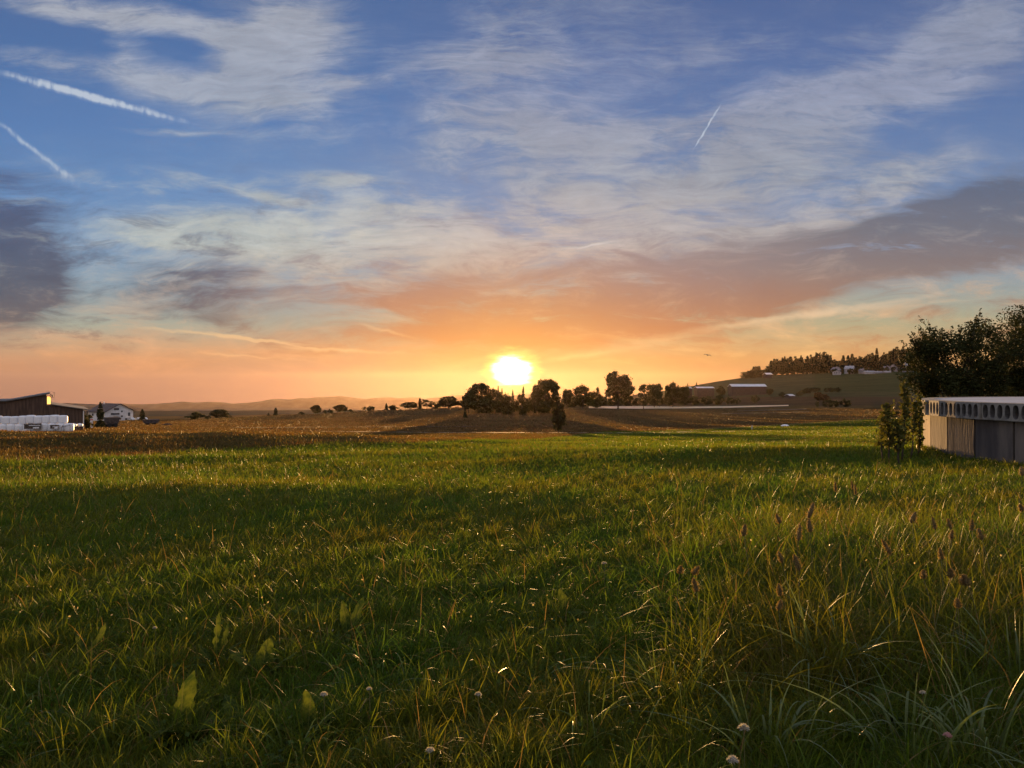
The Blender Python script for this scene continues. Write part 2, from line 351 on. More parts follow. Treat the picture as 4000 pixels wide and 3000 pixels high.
M['conifer'] = mat_leaf('conifer_needles', 0.2, 0.7, 0.2, attr=False, col=(0.035,0.040,0.014), var=0.4, scale=0.8)
M['wood_leaf'] = mat_leaf('far_wood_leaves', 0.25, 0.7, 0.15, attr=False, col=(0.040,0.040,0.016), var=0.5, scale=0.1)
M['cherry'] = mat_leaf('fruit_tree_leaves', 0.16, 0.7, 0.05, attr=False, col=(0.028,0.032,0.011), var=0.5, scale=1.2)
M['autumn'] = mat_leaf('turning_leaves', 0.4, 0.6, 0.2, attr=False, col=(0.10,0.055,0.02), var=0.4, scale=0.6)
M['sapling'] = mat_leaf('sapling_leaves', 0.35, 0.6, 0.1, attr=False, col=(0.075,0.075,0.018), var=0.45, scale=4)
M['bark'] = mat_simple('bark', (0.06,0.045,0.035), 0.9, var=0.4, scale=6, bump=0.5, stretch=(1,1,0.25))
M['seed'] = mat_simple('seed_head', (0.15,0.105,0.045), 0.8, var=0.4, scale=180, bump=0.6)
M['fuzz'] = mat_leaf('seed_fuzz', 0.6, 0.6, 0.2, attr=False, col=(0.20,0.145,0.07), var=0.2, scale=60)
M['stalk'] = mat_simple('stalk', (0.10,0.095,0.035), 0.6, var=0.3, scale=25)
M['clover'] = mat_leaf('clover_petals', 0.4, 0.6, 0.2, attr=False, col=(0.42,0.40,0.38), var=0.25, scale=90)
M['pinkclover'] = mat_leaf('pink_clover_petals', 0.4, 0.6, 0.2, attr=False, col=(0.50,0.28,0.30), var=0.25, scale=90)

# ------------------------------------------------------------------ ground sheet
def field_tint(X, Y):
    """Colour of what grows on each field (dry meadow, green ley, stubble), by place."""
    D = np.maximum(Y, 0.5); px = 2000 + F*X/np.maximum(D, 1.5); y = 1500 + (EYE - height(X, Y))/D*F
    n = len(np.ravel(D)); c = np.zeros((n, 3)); c[:] = (0.060, 0.070, 0.014)
    px = np.ravel(px); y = np.ravel(y); D = np.ravel(D); X = np.ravel(X)
    wob = 10*np.sin(px*0.004) + 5*np.sin(px*0.013)
    def put(mask, col, soft=None):
        c[mask] = col
    brown = (y < 1800 + wob*0.8 - 0.045*px) & (D > 10) & (px < 2350)
    put(brown, (0.090, 0.060, 0.020))
    edge = np.interp(px, [-3000, 0, 1300, 2000, 2700, 3060, 3400, 4000, 7000], [1690, 1690, 1690, 1690, 1682, 1662, 1640, 1618, 1600])
    tan = (y < edge) & (D > 30)
    put(tan, (0.100, 0.062, 0.026))
    put((y < edge - 18) & (D > 60) & (px > 1900), (0.088, 0.058, 0.026))
    put((y < np.interp(px, [-3000, 1000, 1800, 2400, 4000, 7000], [1660, 1640, 1615, 1592, 1600, 1600])) & (D > 200) , (0.080, 0.056, 0.026))
    put((y < 1584) & (D > 300) & (px > 2100), (0.065, 0.045, 0.026))
    put((y < 1550) & (D > 500) & (px > 2500), (0.055, 0.055, 0.028))
    put((y < 1530) & (D > 600) & (px > 3180), (0.045, 0.052, 0.024))
    put(D > 1500, (0.04, 0.045, 0.035))
    g = ((y < edge) & (y > edge-4) & (px > 2600) & (D > 40)); put(g, (0.14, 0.13, 0.05))
    return c
def build_ground():
    Ys = np.concatenate([[-60, -30, -12, -5, -2, -0.5, 0.1], np.geomspace(0.6, 8400, 600)])
    S = np.linspace(-1.25, 1.25, 420)
    Yg, Sg = np.meshgrid(Ys, S, indexing='ij')
    Xg = Sg*(np.maximum(Yg, 0) + 14)
    Zg = height(Xg, Yg)
    V = np.stack([Xg, Yg, Zg], -1).reshape(-1, 3)
    r, c = Yg.shape; idx = np.arange(r*c).reshape(r, c)
    Q = np.stack([idx[:-1, :-1], idx[:-1, 1:], idx[1:, 1:], idx[1:, :-1]], -1).reshape(-1, 4)
    m, N = mat_new('meadow_soil')
    a = N.node('ShaderNodeAttribute', attribute_name='tint')
    tc = N.node('ShaderNodeTexCoord'); v = tc.outputs['Object']
    n1 = N.noise(v, 0.35, 8, 0.65); n2 = N.noise(v, 6.0, 6, 0.6); n3 = N.noise(N.mapping(v, rot=(0,0,0.12), sca=(0.02, 0.30, 1)), 0.4, 8, 0.7)
    f = N.m('ADD', N.m('MULTIPLY', n1, 0.9), N.m('ADD', N.m('MULTIPLY', n2, 0.7), N.m('MULTIPLY', n3, 1.8)))
    f = N.m('SUBTRACT', N.m('MULTIPLY', f, 1.25), 1.10)
    cc = N.mix(1.0, a.outputs['Color'], N.comb(f, f, f), 'MULTIPLY')
    b = N.node('ShaderNodeBsdfPrincipled'); N.put(b.inputs['Base Color'], cc); b.inputs['Roughness'].default_value = 1.0
    b.inputs['Specular IOR Level'].default_value = 0.0
    bp = N.node('ShaderNodeBump'); bp.inputs['Strength'].default_value = 0.15; bp.inputs['Distance'].default_value = 0.06
    N.put(bp.inputs['Height'], N.m('ADD', n1, n2)); N.l.new(bp.outputs[0], b.inputs['Normal'])
    o = N.node('ShaderNodeOutputMaterial'); N.l.new(b.outputs[0], o.inputs[0])
    g = np_mesh('ground', V, Q, m, col=field_tint(Xg.ravel(), Yg.ravel()), smooth=True)
    tag(g, kind='structure')
build_ground()

def drape(name, rows, D_lo, D_hi, mat, nx=160, ny=4, lift=0.05, label=None, thick=None):
    """A field or track laid on the ground between two photograph rows, found back as distances."""
    pxs = np.linspace(rows[0][0], rows[-1][0], nx)
    yn = np.interp(pxs, [r[0] for r in rows], [r[1] for r in rows]); yf = np.interp(pxs, [r[0] for r in rows], [r[2] for r in rows])
    V = []
    for p, a, b in zip(pxs, yn, yf):
        d0 = at(p, a, D_lo, D_hi); d1 = (d0 + thick) if thick else at(p, b, d0, D_hi*1.3)
        for t in np.linspace(0, 1, ny):
            d = d0 + (d1-d0)*t; X = (p-2000)/F*d; V.append((X, d, hz(X, d) + lift))
    idx = np.arange(nx*ny).reshape(nx, ny)
    Q = np.stack([idx[:-1, :-1], idx[1:, :-1], idx[1:, 1:], idx[:-1, 1:]], -1).reshape(-1, 4)
    o = np_mesh(name, V, Q, mat, smooth=True); tag(o, kind='structure'); return o
M['stubble'] = mat_simple('pale_stubble', (0.55,0.38,0.20), 0.38, var=0.25, scale=0.4, spec=0.6, stretch=(0.2,1,1))
M['track'] = mat_simple('track_gravel', (0.30,0.24,0.17), 0.9, var=0.2, scale=2, spec=0.1)
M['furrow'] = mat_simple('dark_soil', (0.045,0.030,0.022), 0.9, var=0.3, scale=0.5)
drape('stubble_field', [(2300,1596,1589),(2500,1598,1588),(2650,1597,1590),(2850,1594,1588),(3080,1587,1583)], 260, 620, M['stubble'], lift=0.25)
drape('track', [(1250,1686,0),(1700,1691,0),(2400,1693,0),(2900,1686,0)], 60, 200, M['track'], lift=0.06, thick=1.6, nx=120)
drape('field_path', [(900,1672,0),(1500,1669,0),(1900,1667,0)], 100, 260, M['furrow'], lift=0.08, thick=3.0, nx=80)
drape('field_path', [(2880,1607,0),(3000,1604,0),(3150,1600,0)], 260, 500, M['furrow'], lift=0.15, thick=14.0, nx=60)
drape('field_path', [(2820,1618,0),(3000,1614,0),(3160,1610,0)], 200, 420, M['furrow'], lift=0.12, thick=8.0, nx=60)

# ------------------------------------------------------------------ far ridges
def ridge(name, D, pts, base, depth, mat, seed):
    rng = np.random.default_rng(seed)
    pxs = np.linspace(pts[0][0], pts[-1][0], 700)
    y = np.interp(pxs, [p[0] for p in pts], [p[1] for p in pts])
    y = _sm(np.tile(y, (3, 1)), 6, 1)[1]
    for k in range(5):
        y = y + (1.6/(k+1))*np.sin(pxs*0.02*(k+1)*(1+0.3*rng.random()) + rng.random()*6)
    zt = EYE - (y-1500)/F*D
    V = []; rows = [(-depth, 0.0), (-depth*0.5, 0.35), (-depth*0.2, 0.8), (0, 1.0), (depth*0.35, 0.6), (depth*0.7, 0.0)]
    for off, k in rows:
        d = D + off; wig = 1 + 0.12*np.sin(pxs*0.03+off)
        for p, z in zip(pxs, zt): V.append(((p-2000)/F*D, d, base + (z-base)*k*(1 if k in (0, 1) else 1)))
    nr = len(rows); idx = np.arange(nr*700).reshape(nr, 700)
    Q = np.stack([idx[:-1, :-1], idx[:-1, 1:], idx[1:, 1:], idx[1:, :-1]], -1).reshape(-1, 4)
    o = np_mesh(name, V, Q, mat, smooth=True); tag(o, kind='structure'); return o
M['hill'] = mat_simple('wooded_hill', (0.035,0.040,0.030), 0.95, var=0.3, scale=0.01)
ridge('hills', 4600, [(-900,1570),(0,1580),(210,1577),(300,1576),(380,1577),(515,1590),(565,1599),(640,1597),(765,1600),(900,1594),(1000,1594),(1100,1592),(1300,1597),(1600,1600),(2600,1600)], -215, 500, M['hill'], 1)
ridge('mountains', 7500, [(-1500,1572),(0,1580),(400,1580),(500,1577),(560,1578),(620,1576),(680,1571),(760,1573),(840,1567),(900,1575),(1000,1575),(1040,1561),(1080,1558),(1110,1561),(1160,1553),(1220,1555),(1300,1549),(1400,1553),(1440,1561),(1460,1552),(1520,1551),(1570,1557),(1640,1553),(1690,1558),(1730,1546),(1800,1540),(1900,1546),(2060,1538),(2200,1545),(2700,1550),(4500,1550)], -310, 600, M['hill'], 2)

# ------------------------------------------------------------------ small mesh builder
class MB:
    def __init__(s): s.v = []; s.f = []
    def add(s, vs, fs):
        b = len(s.v); s.v += [tuple(v) for v in vs]; s.f += [tuple(b+i for i in f) for f in fs]; return s
    def box(s, cx, cy, cz, sx, sy, sz, rz=0.0):
        c, n = math.cos(rz), math.sin(rz); vs = []
        for dz in (-.5, .5):
            for dx, dy in ((-.5,-.5),(.5,-.5),(.5,.5),(-.5,.5)):
                x, y = dx*sx, dy*sy; vs.append((cx+x*c-y*n, cy+x*n+y*c, cz+dz*sz))
        return s.add(vs, [(3,2,1,0),(4,5,6,7),(0,1,5,4),(1,2,6,5),(2,3,7,6),(3,0,4,7)])
    def prism(s, prof, y0, y1):          # profile in x,z (counter-clockwise seen from -y) swept along y
        n = len(prof); vs = [(x, y0, z) for x, z in prof] + [(x, y1, z) for x, z in prof]
        return s.add(vs, [tuple(range(n)), tuple(range(2*n-1, n-1, -1))] + [(i, i+n, (i+1)%n+n, (i+1)%n) for i in range(n)])
    def tube(s, pts, rad, n=6, cap=True):
        rings = []; vs = []
        for k, p in enumerate(pts):
            a = Vector(pts[max(0, k-1)]); b = Vector(pts[min(len(pts)-1, k+1)]); d = (b-a).normalized()
            u = d.orthogonal().normalized() if abs(d.z) < 0.99 else Vector((1,0,0)); w = d.cross(u)
            r = rad[k] if hasattr(rad, '__len__') else rad
            for i in range(n):
                t = 2*PI*i/n; vs.append(tuple(Vector(p) + (u*math.cos(t) + w*math.sin(t))*r))
        fs = [(k*n+i, k*n+(i+1)%n, (k+1)*n+(i+1)%n, (k+1)*n+i) for k in range(len(pts)-1) for i in range(n)]
        if cap: fs += [tuple(range(n-1, -1, -1)), tuple(range((len(pts)-1)*n, len(pts)*n))]
        return s.add(vs, fs)
    def lathe(s, prof, n=14, c=(0,0,0)):
        vs = []; 
        for r, z in prof:
            for i in range(n):
                t = 2*PI*i/n; vs.append((c[0]+r*math.cos(t), c[1]+r*math.sin(t), c[2]+z))
        fs = [(k*n+i, k*n+(i+1)%n, (k+1)*n+(i+1)%n, (k+1)*n+i) for k in range(len(prof)-1) for i in range(n)]
        return s.add(vs, fs)
    def build(s, name, mat, parent=None, smooth=False):
        me = bpy.data.meshes.new(name); me.from_pydata(s.v, [], s.f); me.materials.append(mat)
        if smooth: me.polygons.foreach_set('use_smooth', [True]*len(me.polygons))
        me.update(); o = bpy.data.objects.new(name, me); C.objects.link(o)
        if parent: o.parent = parent
        return o

def children_of(o): return [c for c in bpy.data.objects if c.parent == o]
def copy_tree(src_root, kids, loc, rz, scale, label, cat, group, name=None):
    r = src_root.copy(); C.objects.link(r); r.location = loc; r.rotation_euler = (0, 0, rz); r.scale = scale
    tag(r, label, cat, group)
    for k, subs in kids:
        c = k.copy(); C.objects.link(c); c.parent = r
        for sub in subs:
            d = sub.copy(); C.objects.link(d); d.parent = c
    return r

# ------------------------------------------------------------------ trees
def leaf_quads(P_, size, rng, aspect=1.6, flat=0.0):
    n = len(P_); a = rng.normal(size=(n, 3)); a[:, 2] *= (1-flat); a /= np.linalg.norm(a, axis=1)[:, None]
    b = rng.normal(size=(n, 3)); b -= (b*a).sum(1)[:, None]*a; b /= np.linalg.norm(b, axis=1)[:, None]
    sz = size*(0.6+0.8*rng.random(n))[:, None]
    a = a*sz*aspect*0.5; b = b*sz*0.5
    V = np.stack([P_-a, P_+b, P_+a, P_-b], 1).reshape(-1, 3)
    return V, np.arange(4*n).reshape(-1, 4)
def crown_points(rng, kind, W, z0, z1, n):
    H = z1-z0; cz = (z0+z1)/2
    if kind == 'conifer':
        t = rng.random(n)**0.75; t = 1-t      # 0 bottom
        lev = np.floor(t*11)/11 + rng.random(n)*0.05
        th = rng.random(n)*2*PI; li = np.floor(t*11); rag = 0.62+0.5*np.abs(np.sin(li*2.7+1.3)*np.sin(th*2.5+li*1.9)); lev = np.clip(lev+0.02*np.sin(li*5), 0, 1)
        rad = (1-lev)**0.7*W/2*rag
        u = np.sqrt(rng.random(n))*0.8+0.2
        return np.stack([rad*u*np.cos(th), rad*u*np.sin(th), z0+H*lev - 0.10*W*u**2*(1-lev) + rng.normal(size=n)*0.008], 1), None
    K = {'oak': 46, 'bush': 26, 'loose': 34, 'poplar': 26, 'tall': 44, 'dome': 90}[kind]
    d = rng.normal(size=(K, 3)); d /= np.linalg.norm(d, axis=1)[:, None]
    r = 0.35 + 0.60*rng.random(K)**0.5
    r *= 0.88 + 0.24*rng.random(K)
    if kind == 'dome': r = 0.5 + 0.42*rng.random(K)**0.5
    cc = d*r[:, None]; cc[:, 0] *= W/2*0.98; cc[:, 1] *= W/2*0.98; cc[:, 2] *= H/2*0.88; cc[:, 2] += cz
    if kind == 'bush': cc[:, 2] = z0 + np.abs(cc[:, 2]-z0)*0.95
    if kind == 'loose': cc = cc[rng.random(K) > 0.2]
    K = len(cc)
    rr = {'loose': 0.085, 'dome': 0.10, 'bush': 0.12}.get(kind, 0.12)*(0.6+0.8*rng.random(K))*max(W, H)
    k = rng.integers(0, K, n); g = rng.normal(size=(n, 3)); g /= np.linalg.norm(g, axis=1)[:, None]
    g *= (rng.random(n)**0.4)[:, None]*rr[k][:, None]; g[:, 2] *= 0.75
    g *= (1 + 0.25*rng.normal(size=n))[:, None]
    return cc[k] + g, cc
def make_tree(name, kind, W, trunk, n, size, leafmat, seed, limbs=True, lean=0.0):
    """One tree of height 1: tapered trunk with limbs, and a crown of many leaf faces."""
    rng = np.random.default_rng(seed)
    root = thing(name, (0, 0, 0), 'x', 'tree')
    P_, cc = crown_points(rng, kind, W, trunk, 1.0, n)
    V, Q = leaf_quads(P_, size, rng)
    crown = np_mesh('crown', V, Q, leafmat, root)
    mb = MB(); tr = 0.022 if kind != 'conifer' else 0.014
    top = 0.95 if kind == 'conifer' else trunk+0.42*(1-trunk)
    pts = [(lean*math.sin(t*3)*0.03, 0.01*math.sin(t*5+seed), t*top - 0.02) for t in np.linspace(0, 1, 7)]
    mb.tube(pts, [tr*(1.5 if i == 0 else 1.05-0.85*i/6) for i in range(7)], 7)
    if cc is not None and limbs:
        for c in cc[:16]:
            b = pts[3 + int(rng.integers(0, 3))]; m_ = (b[0]*0.5+c[0]*0.5, b[1]*0.5+c[1]*0.5, b[2]*0.45+c[2]*0.55-0.02)
            mb.tube([b, m_, tuple(c)], [tr*0.42, tr*0.26, tr*0.08], 5, cap=False)
    t = mb.build('trunk', M['bark'], root, True)
    return root, [(crown, []), (t, [])]
PROTO = {}
def proto(key, *a, **k):
    if key not in PROTO: PROTO[key] = [make_tree(*a, **k), False]
    return PROTO[key]
def place_tree(key, px, ytop, ybase, width, D, label, group=None, cat='tree', rz=None, sink=0.0):
    spec = TREES[key]; p = proto(key, *spec)
    (root, kids), used = p
    X, Y, z = P(px, D); z -= sink
    H = EYE + (1500-ytop)/F*D - z
    wpx = width*D/F; k = wpx/(spec[2])      # crown width 1 => spec W
    rz = rz if rz is not None else (px*1.7) % 6.28
    if not used:
        r = root; r.location = (X, Y, z); r.rotation_euler = (0, 0, rz); r.scale = (k, k, H)
        for key_ in ('group',):
            if key_ in r: del r[key_]
        tag(r, label, cat, group); p[1] = True
    else:
        r = copy_tree(root, kids, (X, Y, z), rz, (k, k, H), label, cat, group)
        if not group and 'group' in r: del r['group']
    return r
TREES = {  # name, kind, crown width, trunk share, leaves, leaf size, material, seed
 'oak1': ('oak_tree','oak',0.85,0.06,5200,0.045,M['oak'],11), 'oak2': ('oak_tree','oak',0.95,0.05,5200,0.042,M['oak'],12),
 'big': ('oak_tree','tall',0.90,0.16,9000,0.034,M['oak'],13), 'dome': ('round_tree','dome',0.95,0.03,9000,0.036,M['oak'],14),
 'loose': ('open_crowned_tree','loose',0.9,0.16,2600,0.036,M['oak'],15), 'bush': ('bush','bush',1.6,0.0,3200,0.07,M['oak'],16),
 'bush2': ('bush','bush',1.3,0.0,3200,0.07,M['oak'],17), 'con': ('spruce_tree','conifer',0.36,0.06,2600,0.04,M['conifer'],18),
 'con2': ('spruce_tree','conifer',0.5,0.06,3000,0.04,M['conifer'],19), 'spruce': ('spruce_tree','conifer',0.52,0.04,6200,0.032,M['conifer'],20),
 'pop': ('slender_tree','poplar',0.5,0.05,2600,0.05,M['oak'],21), 'wood1': ('wood_tree','oak',0.9,0.0,1700,0.07,M['wood_leaf'],22),
 'wood2': ('wood_tree','tall',0.7,0.0,1700,0.06,M['wood_leaf'],23), 'wood3': ('wood_spruce','conifer',0.4,0.02,1300,0.055,M['wood_leaf'],24),
 'aut': ('autumn_tree','oak',0.8,0.1,1900,0.06,M['autumn'],25)}
T = place_tree
CREST = 'trees along the crest of the left-hand field'
T('bush',757,1608,1636,74,395,'low wide dark bush at the left end of the crest line, farther from the house',CREST,'bush')
T('dome',858,1597,1630,72,400,'round dark tree standing next to the low wide bush on the crest',CREST)
T('bush2',812,1622,1632,26,398,'tiny bush squeezed between the low wide bush and the round dark tree',CREST,'bush')
T('bush2',893,1621,1630,24,402,'tiny bush at the right foot of the round dark tree on the crest',CREST,'bush')
T('con',1077,1592,1620,24,405,'small pointed conifer standing alone on the crest line',CREST)
T('con',1049,1612,1621,12,405,'very small conifer beside the lone pointed conifer',CREST)
T('dome',1234,1580,1612,44,405,'compact oval tree standing on the bare part of the crest',CREST)
T('bush',1180,1608,1616,30,404,'flat bush left of the compact oval tree',CREST,'bush')
T('bush2',1268,1600,1611,14,406,'small round bush right of the compact oval tree',CREST,'bush')
T('dome',1330,1579,1609,58,408,'broad tree with a higher left half, second tree from the compact oval one',CREST)
T('bush2',1290,1597,1610,22,408,'little bush touching the left side of the broad tree',CREST,'bush')
T('bush',1372,1598,1608,26,408,'little bush touching the right side of the broad tree',CREST,'bush')
T('loose',1422,1587,1606,24,410,'thin bare-looking small tree on the crest',CREST)
T('bush',1447,1586,1605,34,410,'bush beside the thin bare-looking tree',CREST,'bush')
T('con2',1509,1574,1600,18,415,'narrow upright conifer at the start of the taller crest trees',CREST)
T('bush',1538,1581,1599,44,416,'dark bush right behind the narrow upright conifer',CREST,'bush')
T('oak1',1602,1567,1597,62,420,'rounded tree in the taller crest group, left one',CREST)
T('con',1640,1552,1596,22,422,'pointed conifer rising out of the taller crest group',CREST)
T('loose',1668,1556,1595,50,424,'open tree with gaps, right of the pointed conifer of the crest group',CREST)
T('bush2',1700,1570,1594,50,424,'bushy filler tree between the open tree and the domed tree',CREST,'bush')
T('dome',1752,1546,1592,84,428,'domed tree on the crest next to the big left sunset oak',CREST)
T('oak2',1806,1562,1590,56,430,'low tree tucked against the big left sunset oak',CREST)
SUNT = 'trees in front of the setting sun'
T('dome',1872,1490,1606,104,330,'large round oak just left of the sun',SUNT,rz=0.6)
T('oak1',1830,1530,1606,52,325,'lower shoulder tree on the left flank of the oak left of the sun',SUNT)
T('oak2',1928,1512,1604,74,335,'sloping tree on the right flank of the oak left of the sun',SUNT)
T('con',1817,1535,1620,14,260,'tiny spruce poking out left of the oak left of the sun',SUNT)
T('con2',1946,1503,1590,20,330,'spruce tip showing above the slope, first right of the left oak',SUNT)
T('con',1961,1514,1590,16,335,'second spruce tip right of the left oak',SUNT)
T('con2',2003,1519,1590,18,340,'lone spruce tip standing exactly under the sun',SUNT)
T('con',2044,1507,1590,22,330,'spruce with a leaning top between the sun and the right round tree',SUNT)
T('bush',1985,1537,1600,100,300,'low dark thicket under the sun, left half','thickets under the sun','bush')
T('bush2',2040,1540,1600,80,300,'low dark thicket under the sun, right half','thickets under the sun','bush')
T('dome',2134,1474,1604,116,330,'large round tree just right of the sun',SUNT,rz=0.9)
T('bush',1900,1556,1612,150,325,'low dark thicket under the oak left of the sun','thickets under the sun','bush')
T('bush2',2120,1560,1608,120,325,'low dark thicket under the round tree right of the sun','thickets under the sun','bush')
T('oak2',2086,1516,1608,44,300,'lower tree joined to the left side of the round tree right of the sun',SUNT)
T('wood2',2180,1556,1692,52,112,'dark slender tree beside the track, in front of the round tree right of the sun',SUNT)
T('bush',2245,1545,1590,110,500,'low dark thicket left of the mid-sized oak','thickets under the sun','bush')
T('bush2',2330,1546,1590,100,500,'low dark thicket between the mid-sized oak and the tallest oak','thickets under the sun','bush')
T('oak1',2217,1513,1596,46,460,'small round-topped tree between the sun tree and the wide oak',SUNT)
RO = 'field oaks right of the sun'
T('oak2',2277,1496,1600,78,440,'wide mid-sized oak with its trunk to the right, first right of the sun',RO,rz=1.0)
T('bush2',2330,1512,1590,44,470,'small crown between the mid-sized oak and the tallest oak',RO)
T('big',2415,1445,1600,124,430,'tallest oak with a full ragged crown right of the sun',RO,rz=0.3)
T('loose',2514,1488,1599,66,425,'open oak with a thin visible trunk, right of the tallest oak',RO,rz=0.9)
T('oak1',2556,1491,1585,56,470,'dense tree right behind the open oak',RO)
T('loose',2577,1486,1580,34,480,'feathery see-through crown behind the dense tree',RO)
T('oak2',2628,1485,1580,66,480,'pointed broad tree, second from the foot of the hill slope',RO)
T('oak1',2672,1500,1578,44,500,'low rounded tree at the foot of the hill slope',RO)
T('bush2',2684,1497,1510,14,800,'tiny bush on the skyline, lower one',"bushes on the hill's skyline",'bush')
T('bush2',2720,1494,1506,12,860,'tiny bush on the skyline, middle one',"bushes on the hill's skyline",'bush')
T('con',2722,1489,1506,9,860,'tiny pointed tree on the hill skyline',"bushes on the hill's skyline")
HD = 'bushes of the dark hedge behind the stubble field'
for i, (x, yt, w) in enumerate([(2355,1548,70),(2400,1552,70),(2455,1545,74),(2505,1550,60),(2560,1545,80),(2615,1543,70),(2670,1548,74),(2720,1545,70),(2765,1547,62),(2803,1541,50)]):
    T('bush' if i % 2 else 'bush2', x, yt, 1580, w, 560, 'dark hedge bush behind the pale stubble field, %s' % ['far left one','second from left','below the tallest oak','fourth from left','behind the open oak','middle right','sixth bush from the left end of hedge' if 0 else 'seventh from left','eighth from left','ninth from left','right end of hedge, tallest'][i], HD, 'bush')
MB_ = 'bushes on the fields below the hill'
for x, yt, yb, w, D, key, lab in [
 (2850,1550,1570,40,600,'bush','low flat bush, first right of the dark hedge'),(2880,1555,1570,26,600,'bush2','small bush joined to the low flat bush'),
 (2950,1543,1566,34,620,'bush2','single round bush standing alone in the field below the long roof'),
 (2820,1505,1525,40,820,'bush','faint bush left of the long white roof'),(3008,1515,1540,26,760,'oak1','small tree at the right end below the long white roof'),
 (3060,1530,1550,32,720,'bush','bush left of the tiny field shed'),(3122,1530,1550,26,720,'oak2','small tree right of the tiny field shed'),
 (3150,1515,1532,50,780,'bush','left bush of the row on the slope'),(3185,1512,1530,40,790,'oak1','second bush of the row on the slope'),
 (3240,1512,1530,40,790,'bush','third bush of the row on the slope'),(3272,1512,1531,30,790,'bush2','last bush of the row on the slope'),
 (3200,1530,1562,40,600,'aut','reddish tree above the dark bush trio'),(3222,1538,1562,36,590,'aut','smaller reddish tree touching the dark bush trio'),
 (3192,1565,1580,14,470,'bush2','tiny bush at the foot of the reddish trees'),
 (3236,1557,1584,44,460,'bush','darkest left bush of the trio in mid field'),(3267,1563,1584,22,460,'bush2','small middle bush of the trio in mid field'),(3303,1556,1583,44,460,'bush2','right bush of the trio in mid field'),
 (3490,1603,1618,46,240,'bush','flat bush at the green field edge near the saplings')]:
    T(key, x, yt, yb, w, D, lab, MB_, 'bush' if 'bush' in lab or 'tree' not in lab else 'tree')
def nth(i):
    a = ['first','second','third','fourth','fifth','sixth','seventh','eighth','ninth','tenth','eleventh','twelfth','thirteenth','fourteenth','fifteenth','sixteenth','seventeenth','eighteenth','nineteenth']
    if i < 19: return a[i]
    t = ['twent','thirt','fort'][(i+1)//10-2]; u = (i+1) % 10
    return t+'ieth' if u == 0 else t+'y-'+a[u-1]
# the wood on the hill: every tree along its outline, and the row filling its front
rng = np.random.default_rng(5)
outline = [(2915,1452),(2930,1445),(2945,1432),(2958,1428),(2968,1430),(2985,1440),(3000,1444),(3012,1425),(3022,1402),(3035,1398),(3050,1396),(3070,1392),(3090,1390),(3110,1392),(3130,1388),(3150,1387),(3170,1385),(3188,1376),(3200,1374),(3218,1375),(3232,1374),(3250,1394),(3266,1404),(3282,1403),(3296,1388),(3310,1388),(3325,1382),(3342,1392),(3360,1391),(3376,1394),(3392,1380),(3410,1378),(3428,1360),(3448,1382),(3462,1376),(3480,1372),(3497,1357),(3512,1354),(3530,1352),(3546,1362),(3562,1366),(3580,1358),(3600,1356),(3625,1352),(3650,1356)]
for i, (x, yt) in enumerate(outline):
    near_edge = x < 3005
    D = 1120 if near_edge else 1165 + 25*(i % 3)
    tip = rng.random() < 0.22
    key = 'wood3' if (tip or x in (3428, 3325)) else ('wood2' if i % 3 == 0 else 'wood1')
    T(key, x+int(rng.integers(-4, 5)), yt-1, 1450, (15 if key == 'wood3' else 22)+int(rng.integers(0, 20)), D, '%s in the skyline of the hilltop wood, %s from its left end' % ('pointed dark spruce' if key == 'wood3' else ('tall dark tree' if key == 'wood2' else 'rounded dark tree'), nth(i)), 'trees of the hilltop wood')
for i in range(46):
    x = 3010 + i*14.2 + rng.integers(-5, 6)
    top = 1415 - 0.02*(x-3000) + rng.integers(-6, 10)
    if 3240 < x and i % 2: top += 14
    T('wood1' if i % 3 else 'wood2', x, top, 1460, 30+int(rng.integers(0, 10)), 1120+10*(i % 3), 'dark tree in the front of the hilltop wood', 'trees of the hilltop wood')
for i in range(22):
    x = 3255 + i*16.5 + rng.integers(-5, 6)
    T('bush' , x, 1436+rng.integers(-6, 8), 1462, 18+int(rng.integers(0, 8)), 1085+8*(i % 4), 'dark garden tree among the hill village houses', 'garden trees of the hill village')

